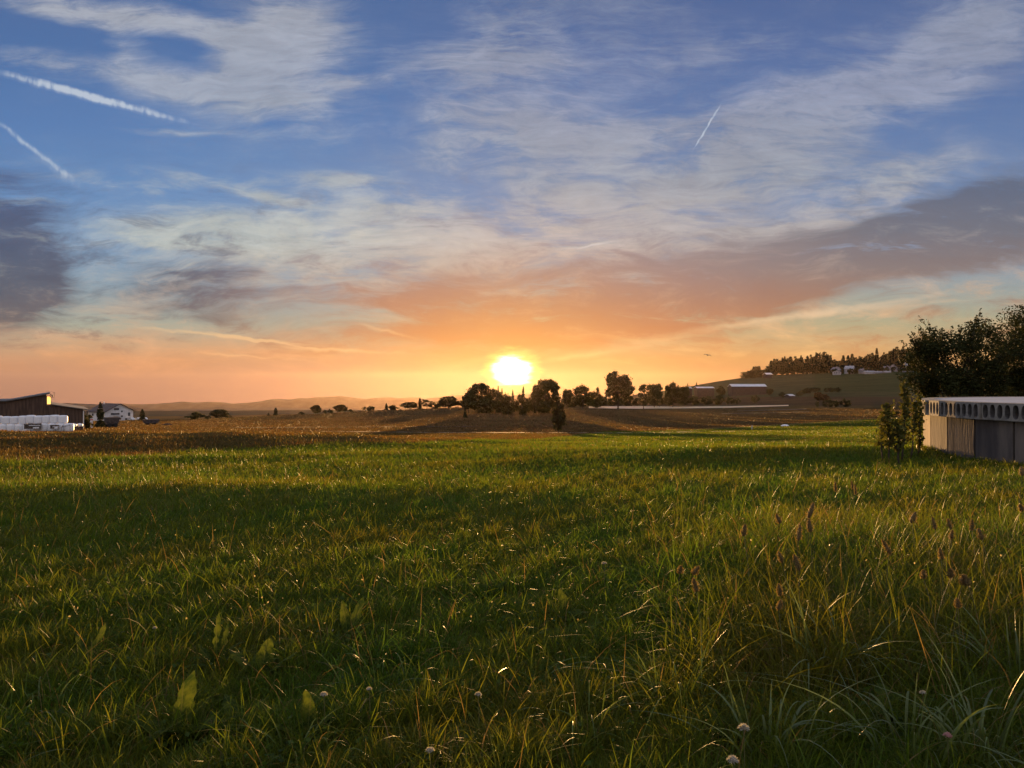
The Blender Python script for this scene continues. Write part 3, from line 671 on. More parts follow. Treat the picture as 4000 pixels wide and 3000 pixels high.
# ------------------------------------------------------------------ concrete slurry tank with a lid of hollow-core slabs
M['concrete'] = mat_simple('weathered_concrete', (0.125,0.108,0.098), 0.95, var=0.38, scale=1.4, bump=0.5, stretch=(1.6,1.6,0.35), spec=0.2, col2=(0.06,0.055,0.06))
M['slab'] = mat_simple('slab_concrete', (0.20,0.19,0.18), 0.9, var=0.22, scale=4, bump=0.4, spec=0.2)
M['lid_top'] = mat_simple('lid_top_concrete', (0.36,0.37,0.40), 0.75, var=0.2, scale=1.2, bump=0.3, spec=0.4, stretch=(0.2,2.5,1))
M['dark_hole'] = mat_simple('hollow_core_inside', (0.11,0.105,0.11), 0.95, var=0.3, scale=6)
TC = (18.0, 18.1); TR = 7.35
def build_tank():
    z0, z1, z2 = -0.75, 0.80, 1.18
    t = thing('slurry_tank', (TC[0], TC[1], z0), 'round grey concrete tank with a lid of hollow slabs right of the meadow', 'tank')
    nf = 40; mb = MB(); ang = [2*PI*(i+0.35)/nf for i in range(nf)]
    R = TR
    # wall panels, one per facet, with narrow joints
    for i in range(nf):
        a0, a1 = ang[i], ang[i]+2*PI/nf
        e = 0.004
        p0 = Vector((R*math.cos(a0+e), R*math.sin(a0+e))); p1 = Vector((R*math.cos(a1-e), R*math.sin(a1-e)))
        q0 = p0*0.97; q1 = p1*0.97
        mb.add([(p0.x,p0.y,0),(p1.x,p1.y,0),(q1.x,q1.y,0),(q0.x,q0.y,0),(p0.x,p0.y,z1-z0),(p1.x,p1.y,z1-z0),(q1.x,q1.y,z1-z0),(q0.x,q0.y,z1-z0)],
               [(0,1,5,4),(1,2,6,5),(2,3,7,6),(3,0,4,7),(4,5,6,7),(3,2,1,0)])
    wall = mb.build('wall', M['concrete'], t)
    inn = MB(); inn.lathe([(R*0.965, 0), (R*0.965, z1-z0-0.01)], 48); inn.build('joint_backing', M['dark_hole'], t)
    # lid: deck plus slab ends standing side by side round the rim
    H = z2-z1; zb = z1-z0+0.004
    ns = 56; Rr = TR+0.16
    deck = MB(); Ri = Rr-0.42
    deck.lathe([(0.001, zb+H-0.004), (Ri, zb+H-0.004), (Ri, zb+0.02)], 64)
    dk = deck.build('deck', M['lid_top'], t)
    for i in range(ns):
        a0 = 2*PI*i/ns; a1 = 2*PI*(i+1)/ns
        off = 0.035*math.sin(i*2.3)
        rr = Rr+off; am = (a0+a1)/2
        wid = 2*rr*math.tan(PI/ns)-0.022
        sb = MB(); hb = MB()
        # local frame: x along rim, y outward, z up
        def tr(x, y, z): 
            return ((rr+y)*math.cos(am) - x*math.sin(am), (rr+y)*math.sin(am) + x*math.cos(am), zb+z)
        nh = 4; cw = wid/nh; NP = 16
        for h in range(nh):
            cx = -wid/2 + cw*(h+0.5); ov = []; sq = []; inr = []
            for k in range(NP):
                th = 2*PI*k/NP; c, s_ = math.cos(th), math.sin(th)
                ox = cw*0.36*math.copysign(abs(c)**0.8, c); oz = H*0.40*math.copysign(abs(s_)**0.8, s_)
                m_ = max(abs(c)/(cw/2), abs(s_)/(H/2)); sx, sz = c/m_, s_/m_
                if k % 4 == 2: sx = math.copysign(cw/2, c); sz = math.copysign(H/2, s_)
                ov.append(tr(cx+ox, 0, H/2+oz)); sq.append(tr(cx+sx, 0, H/2+sz)); inr.append(tr(cx+ox*0.97, -0.30, H/2+oz*0.97))
            sb.add(ov+sq, [(k, (k+1)%NP, NP+(k+1)%NP, NP+k) for k in range(NP)])
            hb.add(ov+inr, [(k, (k+1)%NP, NP+(k+1)%NP, NP+k) for k in range(NP)] + [tuple(range(NP, 2*NP))])
        w2 = wid/2; dpt = -0.48
        kx = (rr+dpt)/rr*w2
        vs = [tr(-w2,0,0),tr(w2,0,0),tr(w2,0,H),tr(-w2,0,H),tr(-kx,dpt,0),tr(kx,dpt,0),tr(kx,dpt,H),tr(-kx,dpt,H)]
        sb.add(vs, [(3,2,6,7),(0,4,5,1),(1,5,6,2),(0,3,7,4)])
        s_ob = sb.build('slab_end', M['slab'], t); hb.build('hole', M['dark_hole'], s_ob)
build_tank()

# ------------------------------------------------------------------ fruit trees behind the tank
def fruit_tree(name, px, D, ytop, width_px, seed, label, n=15000, up=1.0):
    rng = np.random.default_rng(seed); X, Y, z = P(px, D); H = EYE + (1500-ytop)/F*D - z; Wd = width_px*D/F
    t = thing(name, (X, Y, z), label, 'tree', 'fruit trees behind the tank')
    K = 70; d = rng.normal(size=(K, 3)); d /= np.linalg.norm(d, axis=1)[:, None]; r = (0.3+0.7*rng.random(K)**0.6)
    cc = d*r[:, None]*np.array([Wd/2*0.85, Wd/2*0.8, H*0.40]); cc[:, 2] += H*0.55
    low = cc[:, 2] < H*0.35; cc[low, 2] += H*0.12
    rad = (0.10+0.10*rng.random(K))*H*0.8
    k = rng.integers(0, K, n); g = rng.normal(size=(n, 3)); g /= np.linalg.norm(g, axis=1)[:, None]; g *= (rng.random(n)**0.45)[:, None]*rad[k][:, None]; g[:, 2] *= 0.7
    pts = [cc[k]+g]
    mb = MB(); trunk_pts = [(0,0,-0.1),(0.03,0,0.5),(0.0,0.04,1.1),(0.08,0,H*0.36),(0.02,0.05,H*0.5)]
    mb.tube(trunk_pts, [0.15,0.12,0.10,0.08,0.05], 9)
    for c in cc[::2]:
        b = Vector(trunk_pts[int(rng.integers(2, 5))]); m_ = b.lerp(Vector(c), 0.55) - Vector((0, 0, 0.12))
        mb.tube([tuple(b), tuple(m_), tuple(c)], [0.045, 0.028, 0.012], 5, cap=False)
    for j in range(95):      # twigs that stick out of the outline, leaves strung along them
        c = cc[rng.integers(0, K)]; out = (c-np.array([0, 0, H*0.45])); out /= np.linalg.norm(out)
        dr = out + rng.normal(size=3)*0.35 + np.array([0, 0, 0.55]); dr /= np.linalg.norm(dr)
        L = 0.35+0.55*rng.random(); s0 = c + out*0.25; s1 = s0 + dr*L
        mb.tube([tuple(s0), tuple((s0+s1)/2+np.array([0,0,-0.03])), tuple(s1)], [0.010, 0.007, 0.003], 4, cap=False)
        tt = rng.random(26); pts.append(s0 + dr*L*tt[:, None] + rng.normal(size=(26, 3))*0.045)
    V, Q = leaf_quads(np.concatenate(pts), 0.062, rng, aspect=2.0, flat=0.35)
    np_mesh('crown', V, Q, M['cherry'], t); mb.build('trunk', M['bark'], t, True)
fruit_tree('fruit_tree', 3755, 37, 1213, 450, 31, 'dark leafy tree with twiggy top, left one behind the concrete tank', 30000)
fruit_tree('fruit_tree', 4010, 39, 1195, 400, 32, 'dark tree cut by the right picture edge, higher one behind the tank', 28000)
fruit_tree('fruit_tree', 4260, 40, 1230, 380, 33, 'dark tree mostly outside the right picture edge behind the tank', 7000)

# ------------------------------------------------------------------ saplings by the tank
def sapling(px, D, ytop, width_px, seed, label, n=620, base_leaf=0.25, size=0.05):
    rng = np.random.default_rng(seed); X, Y, z = P(px, D); H = EYE + (1500-ytop)/F*D - z; W = width_px*D/F
    t = thing('sapling', (X, Y, z), label, 'sapling', 'young trees beside the tank'); n = int(n*0.66)
    mb = MB(); lean = rng.normal()*0.06
    st = [(lean*h*H + 0.02*math.sin(h*9+seed), 0.02*math.cos(h*7), h*H-0.03) for h in np.linspace(0, 0.96, 8)]
    mb.tube(st, [0.022*(1.1-h) for h in np.linspace(0, 0.96, 8)], 6)
    pts = []
    for j in range(34):
        h = base_leaf + (1-base_leaf)*(j+rng.random())/34; th = rng.random()*6.28
        L = W*0.5*(0.45+0.75*rng.random())*(1.15-h*0.75)
        b = np.array([lean*h*H, 0, h*H]); e = b + np.array([math.cos(th)*L, math.sin(th)*L, L*0.9])
        mb.tube([tuple(b), tuple(e)], [0.007, 0.003], 4, cap=False)
        m = n//34; tt = rng.random(m)**0.7; pts.append(b + (e-b)*tt[:, None] + rng.normal(size=(m, 3))*0.035)
    V, Q = leaf_quads(np.concatenate(pts), size, rng, aspect=1.7)
    np_mesh('foliage', V, Q, M['sapling'], t); mb.build('stem', M['bark'], t, True)
sapling(3478, 17.0, 1590, 84, 41, 'short bushy young tree with golden leaf tips, left one by the tank', 800, 0.28)
sapling(3446, 17.6, 1640, 50, 45, 'lowest slim young tree at the left side of the sapling group', 300, 0.3)
sapling(3528, 17.6, 1500, 62, 42, 'tall narrow young tree in the middle of the sapling group', 900, 0.2)
sapling(3512, 16.6, 1650, 52, 46, 'small young tree in front of the tall narrow one', 380, 0.3)
sapling(3590, 18.6, 1545, 28, 43, 'thin young tree standing right against the tank corner', 700, 0.12)
sapling(3558, 18.2, 1570, 30, 44, 'very thin young tree between the narrow one and the tank corner', 420, 0.45)

# ------------------------------------------------------------------ farm buildings on the left
M['barn_wall'] = mat_simple('barn_boards', (0.075,0.050,0.040), 0.9, var=0.3, scale=1.2, stretch=(3,3,0.3))
M['barn_roof'] = mat_simple('barn_roof_sheet', (0.10,0.09,0.085), 0.6, var=0.2, scale=0.6)
M['whitewash'] = mat_simple('white_render', (0.62,0.62,0.64), 0.85, var=0.10, scale=0.7)
M['roof_tile'] = mat_simple('dark_roof_tiles', (0.085,0.065,0.062), 0.8, var=0.3, scale=1.5, bump=0.4)
M['window'] = mat_simple('dark_window', (0.06,0.06,0.07), 0.25, var=0.2, scale=1, spec=0.6)
M['frame'] = mat_simple('metal_frame', (0.12,0.09,0.08), 0.6, var=0.2, scale=4)
M['wrap'] = mat_simple('white_bale_wrap', (0.74,0.75,0.80), 0.45, var=0.07, scale=3, bump=0.35, spec=0.5, stretch=(0.6,0.6,3))
M['board'] = mat_simple('grey_wood', (0.13,0.10,0.085), 0.85, var=0.35, scale=5)
M['white_board'] = mat_simple('white_sheet', (0.70,0.70,0.74), 0.6, var=0.08, scale=4)
M['tub'] = mat_simple('dark_trailer_tub', (0.055,0.045,0.048), 0.7, var=0.3, scale=2)
M['rubber'] = mat_simple('tyre_rubber', (0.02,0.02,0.02), 0.8, var=0.2, scale=8)
M['metal_roof'] = mat_simple('pale_metal_roof', (0.62,0.63,0.66), 0.35, var=0.06, scale=0.2, spec=0.6)
M['car_white'] = mat_simple('white_car_paint', (0.72,0.73,0.75), 0.25, var=0.03, scale=1, spec=0.6)
M['glassy'] = mat_simple('car_glass', (0.03,0.035,0.04), 0.1, var=0.1, scale=1, spec=0.7)
M['red'] = mat_simple('red_reflector', (0.55,0.04,0.03), 0.4, var=0.1, scale=5)
M['bird'] = mat_simple('dark_feathers', (0.04,0.035,0.03), 0.8, var=0.2, scale=8)
def panel_mat():
    m, N = mat_new('translucent_panel')
    t = N.node('ShaderNodeBsdfTranslucent'); t.inputs[0].default_value = (0.85, 0.80, 0.62, 1)
    tr = N.node('ShaderNodeBsdfTransparent'); tr.inputs[0].default_value = (0.9, 0.85, 0.7, 1)
    mx = N.node('ShaderNodeMixShader'); mx.inputs[0].default_value = 0.35; N.l.new(t.outputs[0], mx.inputs[1]); N.l.new(tr.outputs[0], mx.inputs[2])
    o = N.node('ShaderNodeOutputMaterial'); N.l.new(mx.outputs[0], o.inputs[0]); return m
M['panel'] = panel_mat()

def build_barn():
    D = 136.0; X, Y, z = P(170, D); az = math.atan2(-X, Y)     # gable turned to the viewer
    t = thing('cattle_barn', (X, Y, z-0.4), 'long dark brown barn with stepped roof and a glowing window strip at the left edge', 'barn', rz=az)
    r = Vector((math.cos(az), math.sin(az), 0)); nrm = Vector((-r.y, r.x, 0)); P0 = Vector((X, Y, 0))
    def q(px, y):                    # photograph direction onto the gable plane -> local x,z
        d = Vector(((px-2000)/F, 1.0, (1500-y)/F)); k = P0.dot(nrm)/d.dot(nrm); p = d*k
        return (p-P0).dot(r), p.z+EYE-(z-0.4)
    prof = [q(-140,1640)[0:1]+(0.0,), (q(325,1640)[0], 0.0), q(325,1600), q(200,1584), q(182,1582), q(182,1543), q(24,1572), q(-140,1571)]
    MB().prism(prof, 0.0, 20.0).build('wall', M['barn_wall'], t)
    def roofslab(name, a, b, th, y0=-0.5, y1=20.5, mat='barn_roof'):
        (x0, z0), (x1, z1) = a, b; return MB().prism([(x0, z0+0.03), (x1, z1+0.03), (x1, z1+th), (x0, z0+th)], y0, y1).build(name, M[mat], t)
    roofslab('roof', q(20,1570), q(196,1539), 0.20); 
    roofslab('roof', q(-150,1568.5), q(23,1568.5), 0.16)
    roofslab('roof', q(199,1582), q(348,1603), 0.18)
    # glazed strip under the upper eave: front pane and open side rails
    xa, za = q(184, 1582); xb, zb = q(198, 1549)
    MB().box((xa+xb)/2, 0.02, (za+zb)/2, xb-xa, 0.03, zb-za).build('window', M['panel'], t)
    fr = MB(); fr.box(xa-0.05, -0.02, (za+zb)/2, 0.10, 0.10, zb-za+0.2).box((xa+xb)/2, -0.02, zb+0.06, xb-xa, 0.10, 0.10).box((xa+xb)/2, -0.02, za-0.06, xb-xa, 0.10, 0.08)
    fr.box(xb+0.03, -0.02, (za+zb)/2, 0.06, 0.08, zb-za+0.1)
    for k in range(1, 9): fr.box(xb, k*2.4, (za+zb)/2, 0.07, 0.07, zb-za)
    fr.build('window_frame', M['frame'], t)
    # chimney pipe elbow and aerial on the ridge
    a = q(196,1541); b = q(206,1549); c = q(212,1553); d2 = q(213,1533)
    mb = MB(); mb.tube([(a[0],0.5,a[1]),(b[0]-0.1,0.5,b[1]+0.25),(b[0],0.5,b[1]-0.1)], 0.12, 8); mb.build('vent_pipe', M['barn_roof'], t)
    mb = MB(); mb.tube([(a[0],0.6,c[1]),(c[0],0.6,c[1])], 0.03, 5); mb.tube([(c[0]+0.05,0.6,c[1]),(d2[0],0.6,d2[1])], 0.03, 5); mb.box(d2[0]-0.12, 0.6, d2[1], 0.22, 0.06, 0.06); mb.build('aerial', M['frame'], t)
    # strut under the lean-to eave, pale corner post
    mb = MB(); e0 = q(326,1613); e1 = q(347,1607); mb.tube([(e0[0],0.1,e0[1]-0.25),(e1[0],0.1,e1[1]-0.05)], 0.05, 5); mb.tube([(e0[0],0.1,e0[1]),(e1[0]-0.2,0.1,e1[1]+0.1)], 0.05, 5); mb.build('eave_strut', M['frame'], t)
    p = q(323,1620); MB().box(p[0]+0.12, -0.06, p[1]-0.8, 0.16, 0.12, 3.0).build('corner_post', M['whitewash'], t)
build_barn()

# silage bales: one mesh, copied
def bale_mesh():
    mb = MB(); R, H = 0.62, 1.2
    prof = [(0.001,0.0),(R*0.8,0.0),(R*0.97,0.05),(R*1.01,0.25),(R,0.6),(R*1.0,0.95),(R*0.95,1.09),(R*0.80,1.17),(R*0.4,1.195),(0.001,1.20)]
    mb.lathe(prof, 20); return mb
bale0 = None
ORD = ['rightmost','second from the right','third from the right','fourth from the right','fifth from the right','sixth from the right','seventh from the right','eighth from the right','ninth from the right','tenth from the right','eleventh from the right']
def bale(px, D, zoff, label, sx=1.0, sz=1.0, tilt=0.0):
    global bale0
    X, Y, z = P(px, D)
    if bale0 is None:
        bale0 = bale_mesh().build('silage_bale', M['wrap'], None, True); o = bale0
    else:
        o = bale0.copy(); C.objects.link(o)
    o.location = (X, Y, z+zoff); o.scale = (sx, sx, sz); o.rotation_euler = (tilt, 0, px*0.7)
    tag(o, label, 'silage bale', 'white silage bales stacked in front of the barn')
BD = 113.0
zb0 = hz((150-2000)/F*BD, BD)
for i, x in enumerate([246,214,183,152,121,91,58,25,-8]):
    zz = EYE + (1500-(1656 if i > 4 else 1653))/F*BD
    X, Y, z = P(x, BD+0.3)
    bale(x, BD+0.3, zz-z-0.02, 'white wrapped bale in the upper row of the stack, %s' % ORD[i], 1.0+0.03*math.sin(i*2.1), 0.98+0.05*math.sin(i*1.7), 0.02*math.sin(i*3))
for i, x in enumerate([270,238,206,174,142,110,78,46,14,-18]):
    zz = EYE + (1500-(1656 if i > 4 else 1653))/F*BD - 1.2
    X, Y, z = P(x, BD)
    bale(x, BD, zz-z, 'white wrapped bale in the lower row of the stack, %s' % ORD[i], 1.03, 0.99)
def sheet_roll(px, y, w, D, label):
    X, Y, z = P(px, D); mb = MB(); L = w*D/F; zc = EYE+(1500-y)/F*D-z
    mb.tube([(-L/2,0,0.25),(-L*0.2,0.02,0.30),(L*0.2,0,0.27),(L/2,0.03,0.24)], [0.24,0.27,0.25,0.2], 10)
    o = mb.build('wrapped_bundle', M['wrap'], None, True); o.location = (X, Y, z+zc-0.3); tag(o, label, 'bundle', 'white bundles lying right of the bale stack')
sheet_roll(289, 1660, 18, BD+1, 'flat white bundle lying right against the foot of the bale stack')
sheet_roll(313, 1660, 17, BD+1, 'flat white bundle lying farther right, ending the bale row')
def pallet(px, ytop, w, h, D, label):
    X, Y, z = P(px, D); L = w*D/F; Hh = h*D/F; zt = EYE+(1500-ytop)/F*D-z
    t = thing('pallet_stack', (X, Y, z), label, 'pallets', 'wooden pallets leaning before the bales', rz=math.atan2(-X, Y))
    mb = MB(); mb.box(0, 0, zt-0.05, L, 1.0, 0.10); mb.build('deck', M['board'], t)
    mb = MB()
    for k in range(5): mb.box(-L/2+0.1+(L-0.2)*k/4, -0.35, zt-0.1-Hh/2, 0.12, 0.12, Hh)
    mb.box(0, 0.1, zt-0.12-Hh/2, L*0.9, 0.6, Hh*0.9); mb.build('runner', M['board'], t)
    mb = MB(); mb.box(L*0.12, -0.45, zt-0.25, L*0.66, 0.08, 0.10, 0.0); mb.box(L*0.2, -0.5, zt-0.10-Hh*0.75, L*0.35, 0.08, 0.22); mb.build('white_board', M['white_board'], t)
pallet(127, 1655, 58, 17, BD-1.3, 'wide dark pallet pile with white boards in front of the bales')
pallet(212, 1660, 30, 11, BD-1.3, 'short dark pallet pile farther right in front of the bales')
def barrow_frame():
    X, Y, z = P(255, BD-1.5); mb = MB(); zt = EYE+(1500-1655)/F*BD-z
    mb.tube([(-0.6,0,zt-0.5),(0.7,0,zt-0.15)], 0.03, 5); mb.tube([(-0.5,0.1,zt-0.35),(0.7,0.1,zt)], 0.03, 5); mb.tube([(-0.6,0,zt-0.5),(-0.3,0,zt-0.1)], 0.03, 5); mb.tube([(-0.55,0,zt-0.5),(-0.6,0,-0.1)], 0.03, 5); mb.tube([(0.7,0,zt-0.1),(0.7,0,-0.1)], 0.03, 5)
    o = mb.build('metal_gate_rail', M['frame']); o.location = (X, Y, z); tag(o, 'thin dark metal rails leaning before the right end of the bale stack', 'rail')
barrow_frame()

def build_house():
    D = 385.0; X, Y, z = P(432, D); view = math.atan2(-X, Y); rot = view + math.radians(36)
    z += 0.2
    t = thing('farmhouse', (X, Y, z), 'white house with dark gabled roof beyond the barn, several windows in its gable', 'house', rz=rot)
    r = Vector((math.cos(rot), math.sin(rot), 0)); nrm = Vector((-r.y, r.x, 0)); P0 = Vector((X, Y, 0))
    def q(px, y):
        d = Vector(((px-2000)/F, 1.0, (1500-y)/F)); k = P0.dot(nrm)/d.dot(nrm); p = d*k
        return (p-P0).dot(r), p.z+EYE-z
    xr = q(520,1645)[0]; ze = q(517,1604)[1]; xa, zap = q(467,1576); L = 13.0
    xl = xa-(xr-xa); zel = ze
    gx = [(xl, -1.0), (xr, -1.0), (xr, ze), (xa, zap-0.25), (xl, zel)]
    MB().prism(gx, 0, L).build('wall', M['whitewash'], t)
    def slope(x0, z0, x1, z1): return MB().prism([(x0, z0), (x1, z1), (x1, z1+0.28), (x0, z0+0.28)] if x0 < x1 else [(x1, z1), (x0, z0), (x0, z0+0.28), (x1, z1+0.28)], -0.9, L+0.8)
    k = (zap-0.25-ze)/(xr-xa); ov = 0.9
    rf = slope(xl-ov, zel-k*ov, xa, zap-0.25).build('roof', M['roof_tile'], t); slope(xa, zap-0.25, xr+ov, ze-k*ov).build('roof', M['roof_tile'], t)
    MB().box(xa-1.5, L*0.75, zap+0.2, 0.5, 0.5, 1.3).build('chimney', M['whitewash'], rf)
    for (wx, wy, ww, wh) in [(455,1598,20,9),(454,1617,25,8),(476,1607,6,7),(476,1626,7,7),(504,1618,8,14),(438,1617,10,8)]:
        a = q(wx-ww/2, wy+wh/2); b = q(wx+ww/2, wy-wh/2)
        if a[0] < xl+0.2: continue
        w = MB().box((a[0]+b[0])/2, -0.03, (a[1]+b[1])/2, b[0]-a[0], 0.10, b[1]-a[1]).build('window', M['window'], t)
    a = q(489,1645); b = q(518,1632); MB().box((a[0]+b[0])/2, -0.03, (a[1]+b[1])/2-0.3, b[0]-a[0], 0.12, b[1]-a[1]+0.6).build('garage_door', M['tub'], t)
    for kk in range(3):
        w = MB().box(xl-0.03, 2.5+3.6*kk, zel*0.62, 0.10, 1.4, 1.1).build('window', M['window'], t)
    a = q(454,1622); MB().box(a[0], -0.6, a[1]-0.1, 3.6, 1.1, 0.16).build('balcony', M['whitewash'], t)
build_house()
T('spruce',392,1567,1668,44,190,'brownish spruce with a bare tip standing in front of the white house',None,'spruce tree')
T('con2',556,1596,1646,32,370,'small garden conifer on a bare stem right of the white house',None,'conifer')
T('bush',345,1632,1668,40,150,'brown bush at the right foot of the barn',None,'bush')
T('loose',350,1612,1650,36,170,'bare branched shrub between the barn and the brownish spruce',None,'shrub')
def trailer(px, ytop, ybot, w, D, label):
    X, Y, z = P(px, D); L = w*D/F; zt = EYE+(1500-ytop)/F*D-z; H = zt*0.62
    t = thing('farm_trailer', (X, Y, z), label, 'trailer', 'farm trailers parked on the field edge', rz=math.atan2(-X, Y)+0.25)
    MB().prism([(-L*0.42, zt-H), (L*0.40, zt-H), (L*0.5, zt), (-L*0.5, zt)], -1.1, 1.1).build('tub', M['tub'], t)
    mb = MB(); mb.box(0, -1.12, zt-0.05, L*1.02, 0.10, 0.12).box(0, 1.12, zt-0.05, L*1.02, 0.10, 0.12); mb.build('rail', M['frame'], t)
    MB().box(0, 0, zt-H-0.1, L*0.8, 1.0, 0.16).build('chassis', M['frame'], t)
    rr = max(0.35, (zt-H)*0.55)
    for sx in (-0.22, 0.18):
        for sy in (-0.95, 0.95):
            MB().tube([(L*sx, sy-0.16, rr), (L*sx, sy+0.16, rr)], rr, 14).build('wheel', M['rubber'], t)
    mb = MB(); mb.tube([(L*0.4, 0, zt-H-0.1), (L*0.62, 0, 0.35)], 0.06, 6); mb.build('drawbar', M['frame'], t)
trailer(437, 1630, 1668, 50, 185, 'dark tipping trailer with pale top rail right of the brownish spruce')
trailer(590, 1638, 1663, 58, 230, 'dark low trailer standing alone farther right, on the field edge')
def small_things():
    D = 168; X, Y, z = P(357, D); t = thing('marker_pillar', (X, Y, z), 'small white pillar with a red top beside the brownish spruce', 'pillar')
    zt = EYE+(1500-1637)/F*D-z; MB().box(0, 0, zt*0.45, 0.42, 0.42, zt*0.9).build('post', M['white_board'], t); MB().box(0, 0, zt*0.94, 0.46, 0.46, 0.18).build('cap', M['red'], t)
    D = 300; X, Y, z = P(471, D); zt = EYE+(1500-1632)/F*D-z; mb = MB(); mb.tube([(0,0,-0.2),(0,0,zt)], [0.12,0.10], 8); mb.box(0, 0, zt*0.8, 0.5, 0.2, zt*0.4)
    o = mb.build('post_box', M['tub']); o.location = (X, Y, z); tag(o, 'thin dark post with a box in front of the house gable', 'post')
    D = 215; X, Y, z = P(655, D); mb = MB(); rng = np.random.default_rng(3)
    vs = []; fs = []; n = 26
    for j in range(7):
        for i in range(n):
            a = 2*PI*i/n; rr = (1-j/6)**0.6; vs.append((1.5*rr*math.cos(a)*(1+0.1*rng.normal()), 0.7*rr*math.sin(a), 0.55*(j/6)**0.8 + 0.04*rng.normal()))
    fs = [(j*n+i, j*n+(i+1)%n, (j+1)*n+(i+1)%n, (j+1)*n+i) for j in range(6) for i in range(n)]
    mb.add(vs, fs); o = mb.build('manure_heap', M['furrow'], None, True); o.location = (X, Y, z); tag(o, 'low dark heap on the field right of the lone low trailer', 'heap')
    D = 150; X, Y, z = P(3067, D); o = MB().lathe([(0.001,0.38),(0.4,0.33),(0.75,0.18),(0.85,0.0)], 14).build('water_trough', M['white_board'], None, True); o.location = (X, Y, z); tag(o, 'small pale trough lying on the green strip at right', 'trough')
    D = 128; X, Y, z = P(2937, D); zt = 0.75; o = MB().tube([(0,0,0),(0.02,0,zt)], 0.05, 6).build('marker_stake', M['white_board']); o.location = (X, Y, z); tag(o, 'thin white stake standing in the green strip', 'stake')
    D = 120; px = 2763; X = (px-2000)/F*D; zz = EYE+(1500-1388)/F*D
    t = bpy.data.meshes.new('bird'); mb = MB()
    mb.tube([(-0.16,0,0),(-0.05,0,0.02),(0.08,0,0.02),(0.16,0,0)], [0.01,0.045,0.05,0.012], 8)
    for s in (-1, 1): mb.add([(0.04,0,0.03),(-0.06,0,0.03),(-0.10,s*0.22,0.10),(-0.16,s*0.42,0.02),(-0.02,s*0.24,0.13),(0.04,0,0.045),(-0.06,0,0.045)], [(0,1,2,4),(4,2,3),(5,4,2,6)])
    o = mb.build('bird', M['bird'], None, True); o.location = (X, D, zz); o.rotation_euler = (0.25, -0.5, 1.4); o.scale = (1.6, 1.6, 1.6); tag(o, 'small dark bird gliding low in the sky right of the sun', 'bird')
small_things()
def car(px, D, rot, label, first=[None]):
    X, Y, z = P(px, D)
    if first[0] is None:
        t = thing('parked_car', (X, Y, z), label, 'car', 'cars parked by the white house', rz=rot)
        body = MB().prism([(-2.1,0.35),(2.1,0.35),(2.15,0.75),(1.9,0.92),(1.05,1.0),(0.5,1.42),(-1.0,1.45),(-1.75,1.05),(-2.1,0.95)], -0.85, 0.85).build('body', M['car_white'], t)
        g = MB().prism([(-0.95,1.02),(0.9,1.0),(0.45,1.36),(-0.85,1.38)], -0.87, 0.87).build('side_glass', M['glassy'], t)
        ws = []
        for sx in (-1.3, 1.3):
            for sy in (-0.8, 0.8): ws.append(MB().tube([(sx, sy-0.1, 0.32), (sx, sy+0.1, 0.32)], 0.32, 12).build('wheel', M['rubber'], t))
        first[0] = (t, [(k, []) for k in [body, g]+ws]); return
    copy_tree(first[0][0], first[0][1], (X, Y, z), rot, (1,1,1), label, 'car', 'cars parked by the white house')
car(512, 392, 2.6, 'white car roof seen nearest the house garage'); car(537, 394, 2.7, 'white car in the middle of the three by the house'); car(563, 396, 2.5, 'white car under the small garden conifer')

# ------------------------------------------------------------------ long roofs and the village on the hill
def shed(px0, px1, ytop, yroofbot, D, label, cat='barn', drop=18):
    X0 = (px0-2000)/F*D; X1 = (px1-2000)/F*D; Xc = (X0+X1)/2; L = X1-X0
    zr = EYE+(1500-ytop)/F*D; ze = EYE+(1500-yroofbot)/F*D; g = hz(Xc, D)-2
    dpt = 7.0
    t = thing('long_shed' if L > 20 else 'small_shed', (Xc, D, g), label, cat)
    zr -= g; ze -= g
    MB().prism([(0, 0), (2*dpt, 0), (2*dpt, ze-0.3), (dpt, zr-0.35), (0, ze-0.3)], -L/2+0.4, L/2-0.4).build('wall', M['barn_wall'], t).rotation_euler = (0, 0, PI/2)
    for c in t.children: pass
    w = [c for c in bpy.data.objects if c.parent == t][0]; w.location = (0, 0, 0)
    # roof slabs, eave to the viewer
    mb = MB(); mb.add([(-L/2,-0.6,ze-0.1),(L/2,-0.6,ze-0.1),(L/2,dpt,zr),(-L/2,dpt,zr),(-L/2,-0.6,ze-0.3),(L/2,-0.6,ze-0.3),(L/2,dpt,zr-0.25),(-L/2,dpt,zr-0.25)], [(0,1,2,3),(4,7,6,5),(0,4,5,1),(1,5,6,2),(0,3,7,4)])
    mb.build('roof', M['metal_roof'], t)
    mb = MB(); mb.add([(-L/2,dpt,zr),(L/2,dpt,zr),(L/2,2*dpt+0.6,ze-0.1),(-L/2,2*dpt+0.6,ze-0.1),(-L/2,dpt,zr-0.25),(L/2,dpt,zr-0.25),(L/2,2*dpt+0.6,ze-0.3),(-L/2,2*dpt+0.6,ze-0.3)], [(0,1,2,3),(4,7,6,5),(2,6,7,3)])
    mb.build('roof', M['metal_roof'], t)
    w.rotation_euler = (0, 0, -PI/2); w.scale = (-1, 1, 1)
shed(2857, 2996, 1500, 1509, 800, 'long farm shed with a bright white roof on the lower hillside, the longer one')
shed(2722, 2791, 1510.5, 1515, 820, 'thin farm shed with a pale roof nearer the oaks, right section')
shed(2684, 2704, 1511.5, 1516, 820, 'short pale roof at the left end of the thin farm shed')
shed(2992, 3018, 1456, 1462, 1080, 'small pale roof tucked under the left end of the hilltop wood')
shed(3084, 3106, 1540, 1545, 700, 'tiny pale roofed field shed between two small trees', 'shed')
M['house_grey'] = mat_simple('grey_render', (0.36,0.35,0.38), 0.9, var=0.15, scale=0.3)
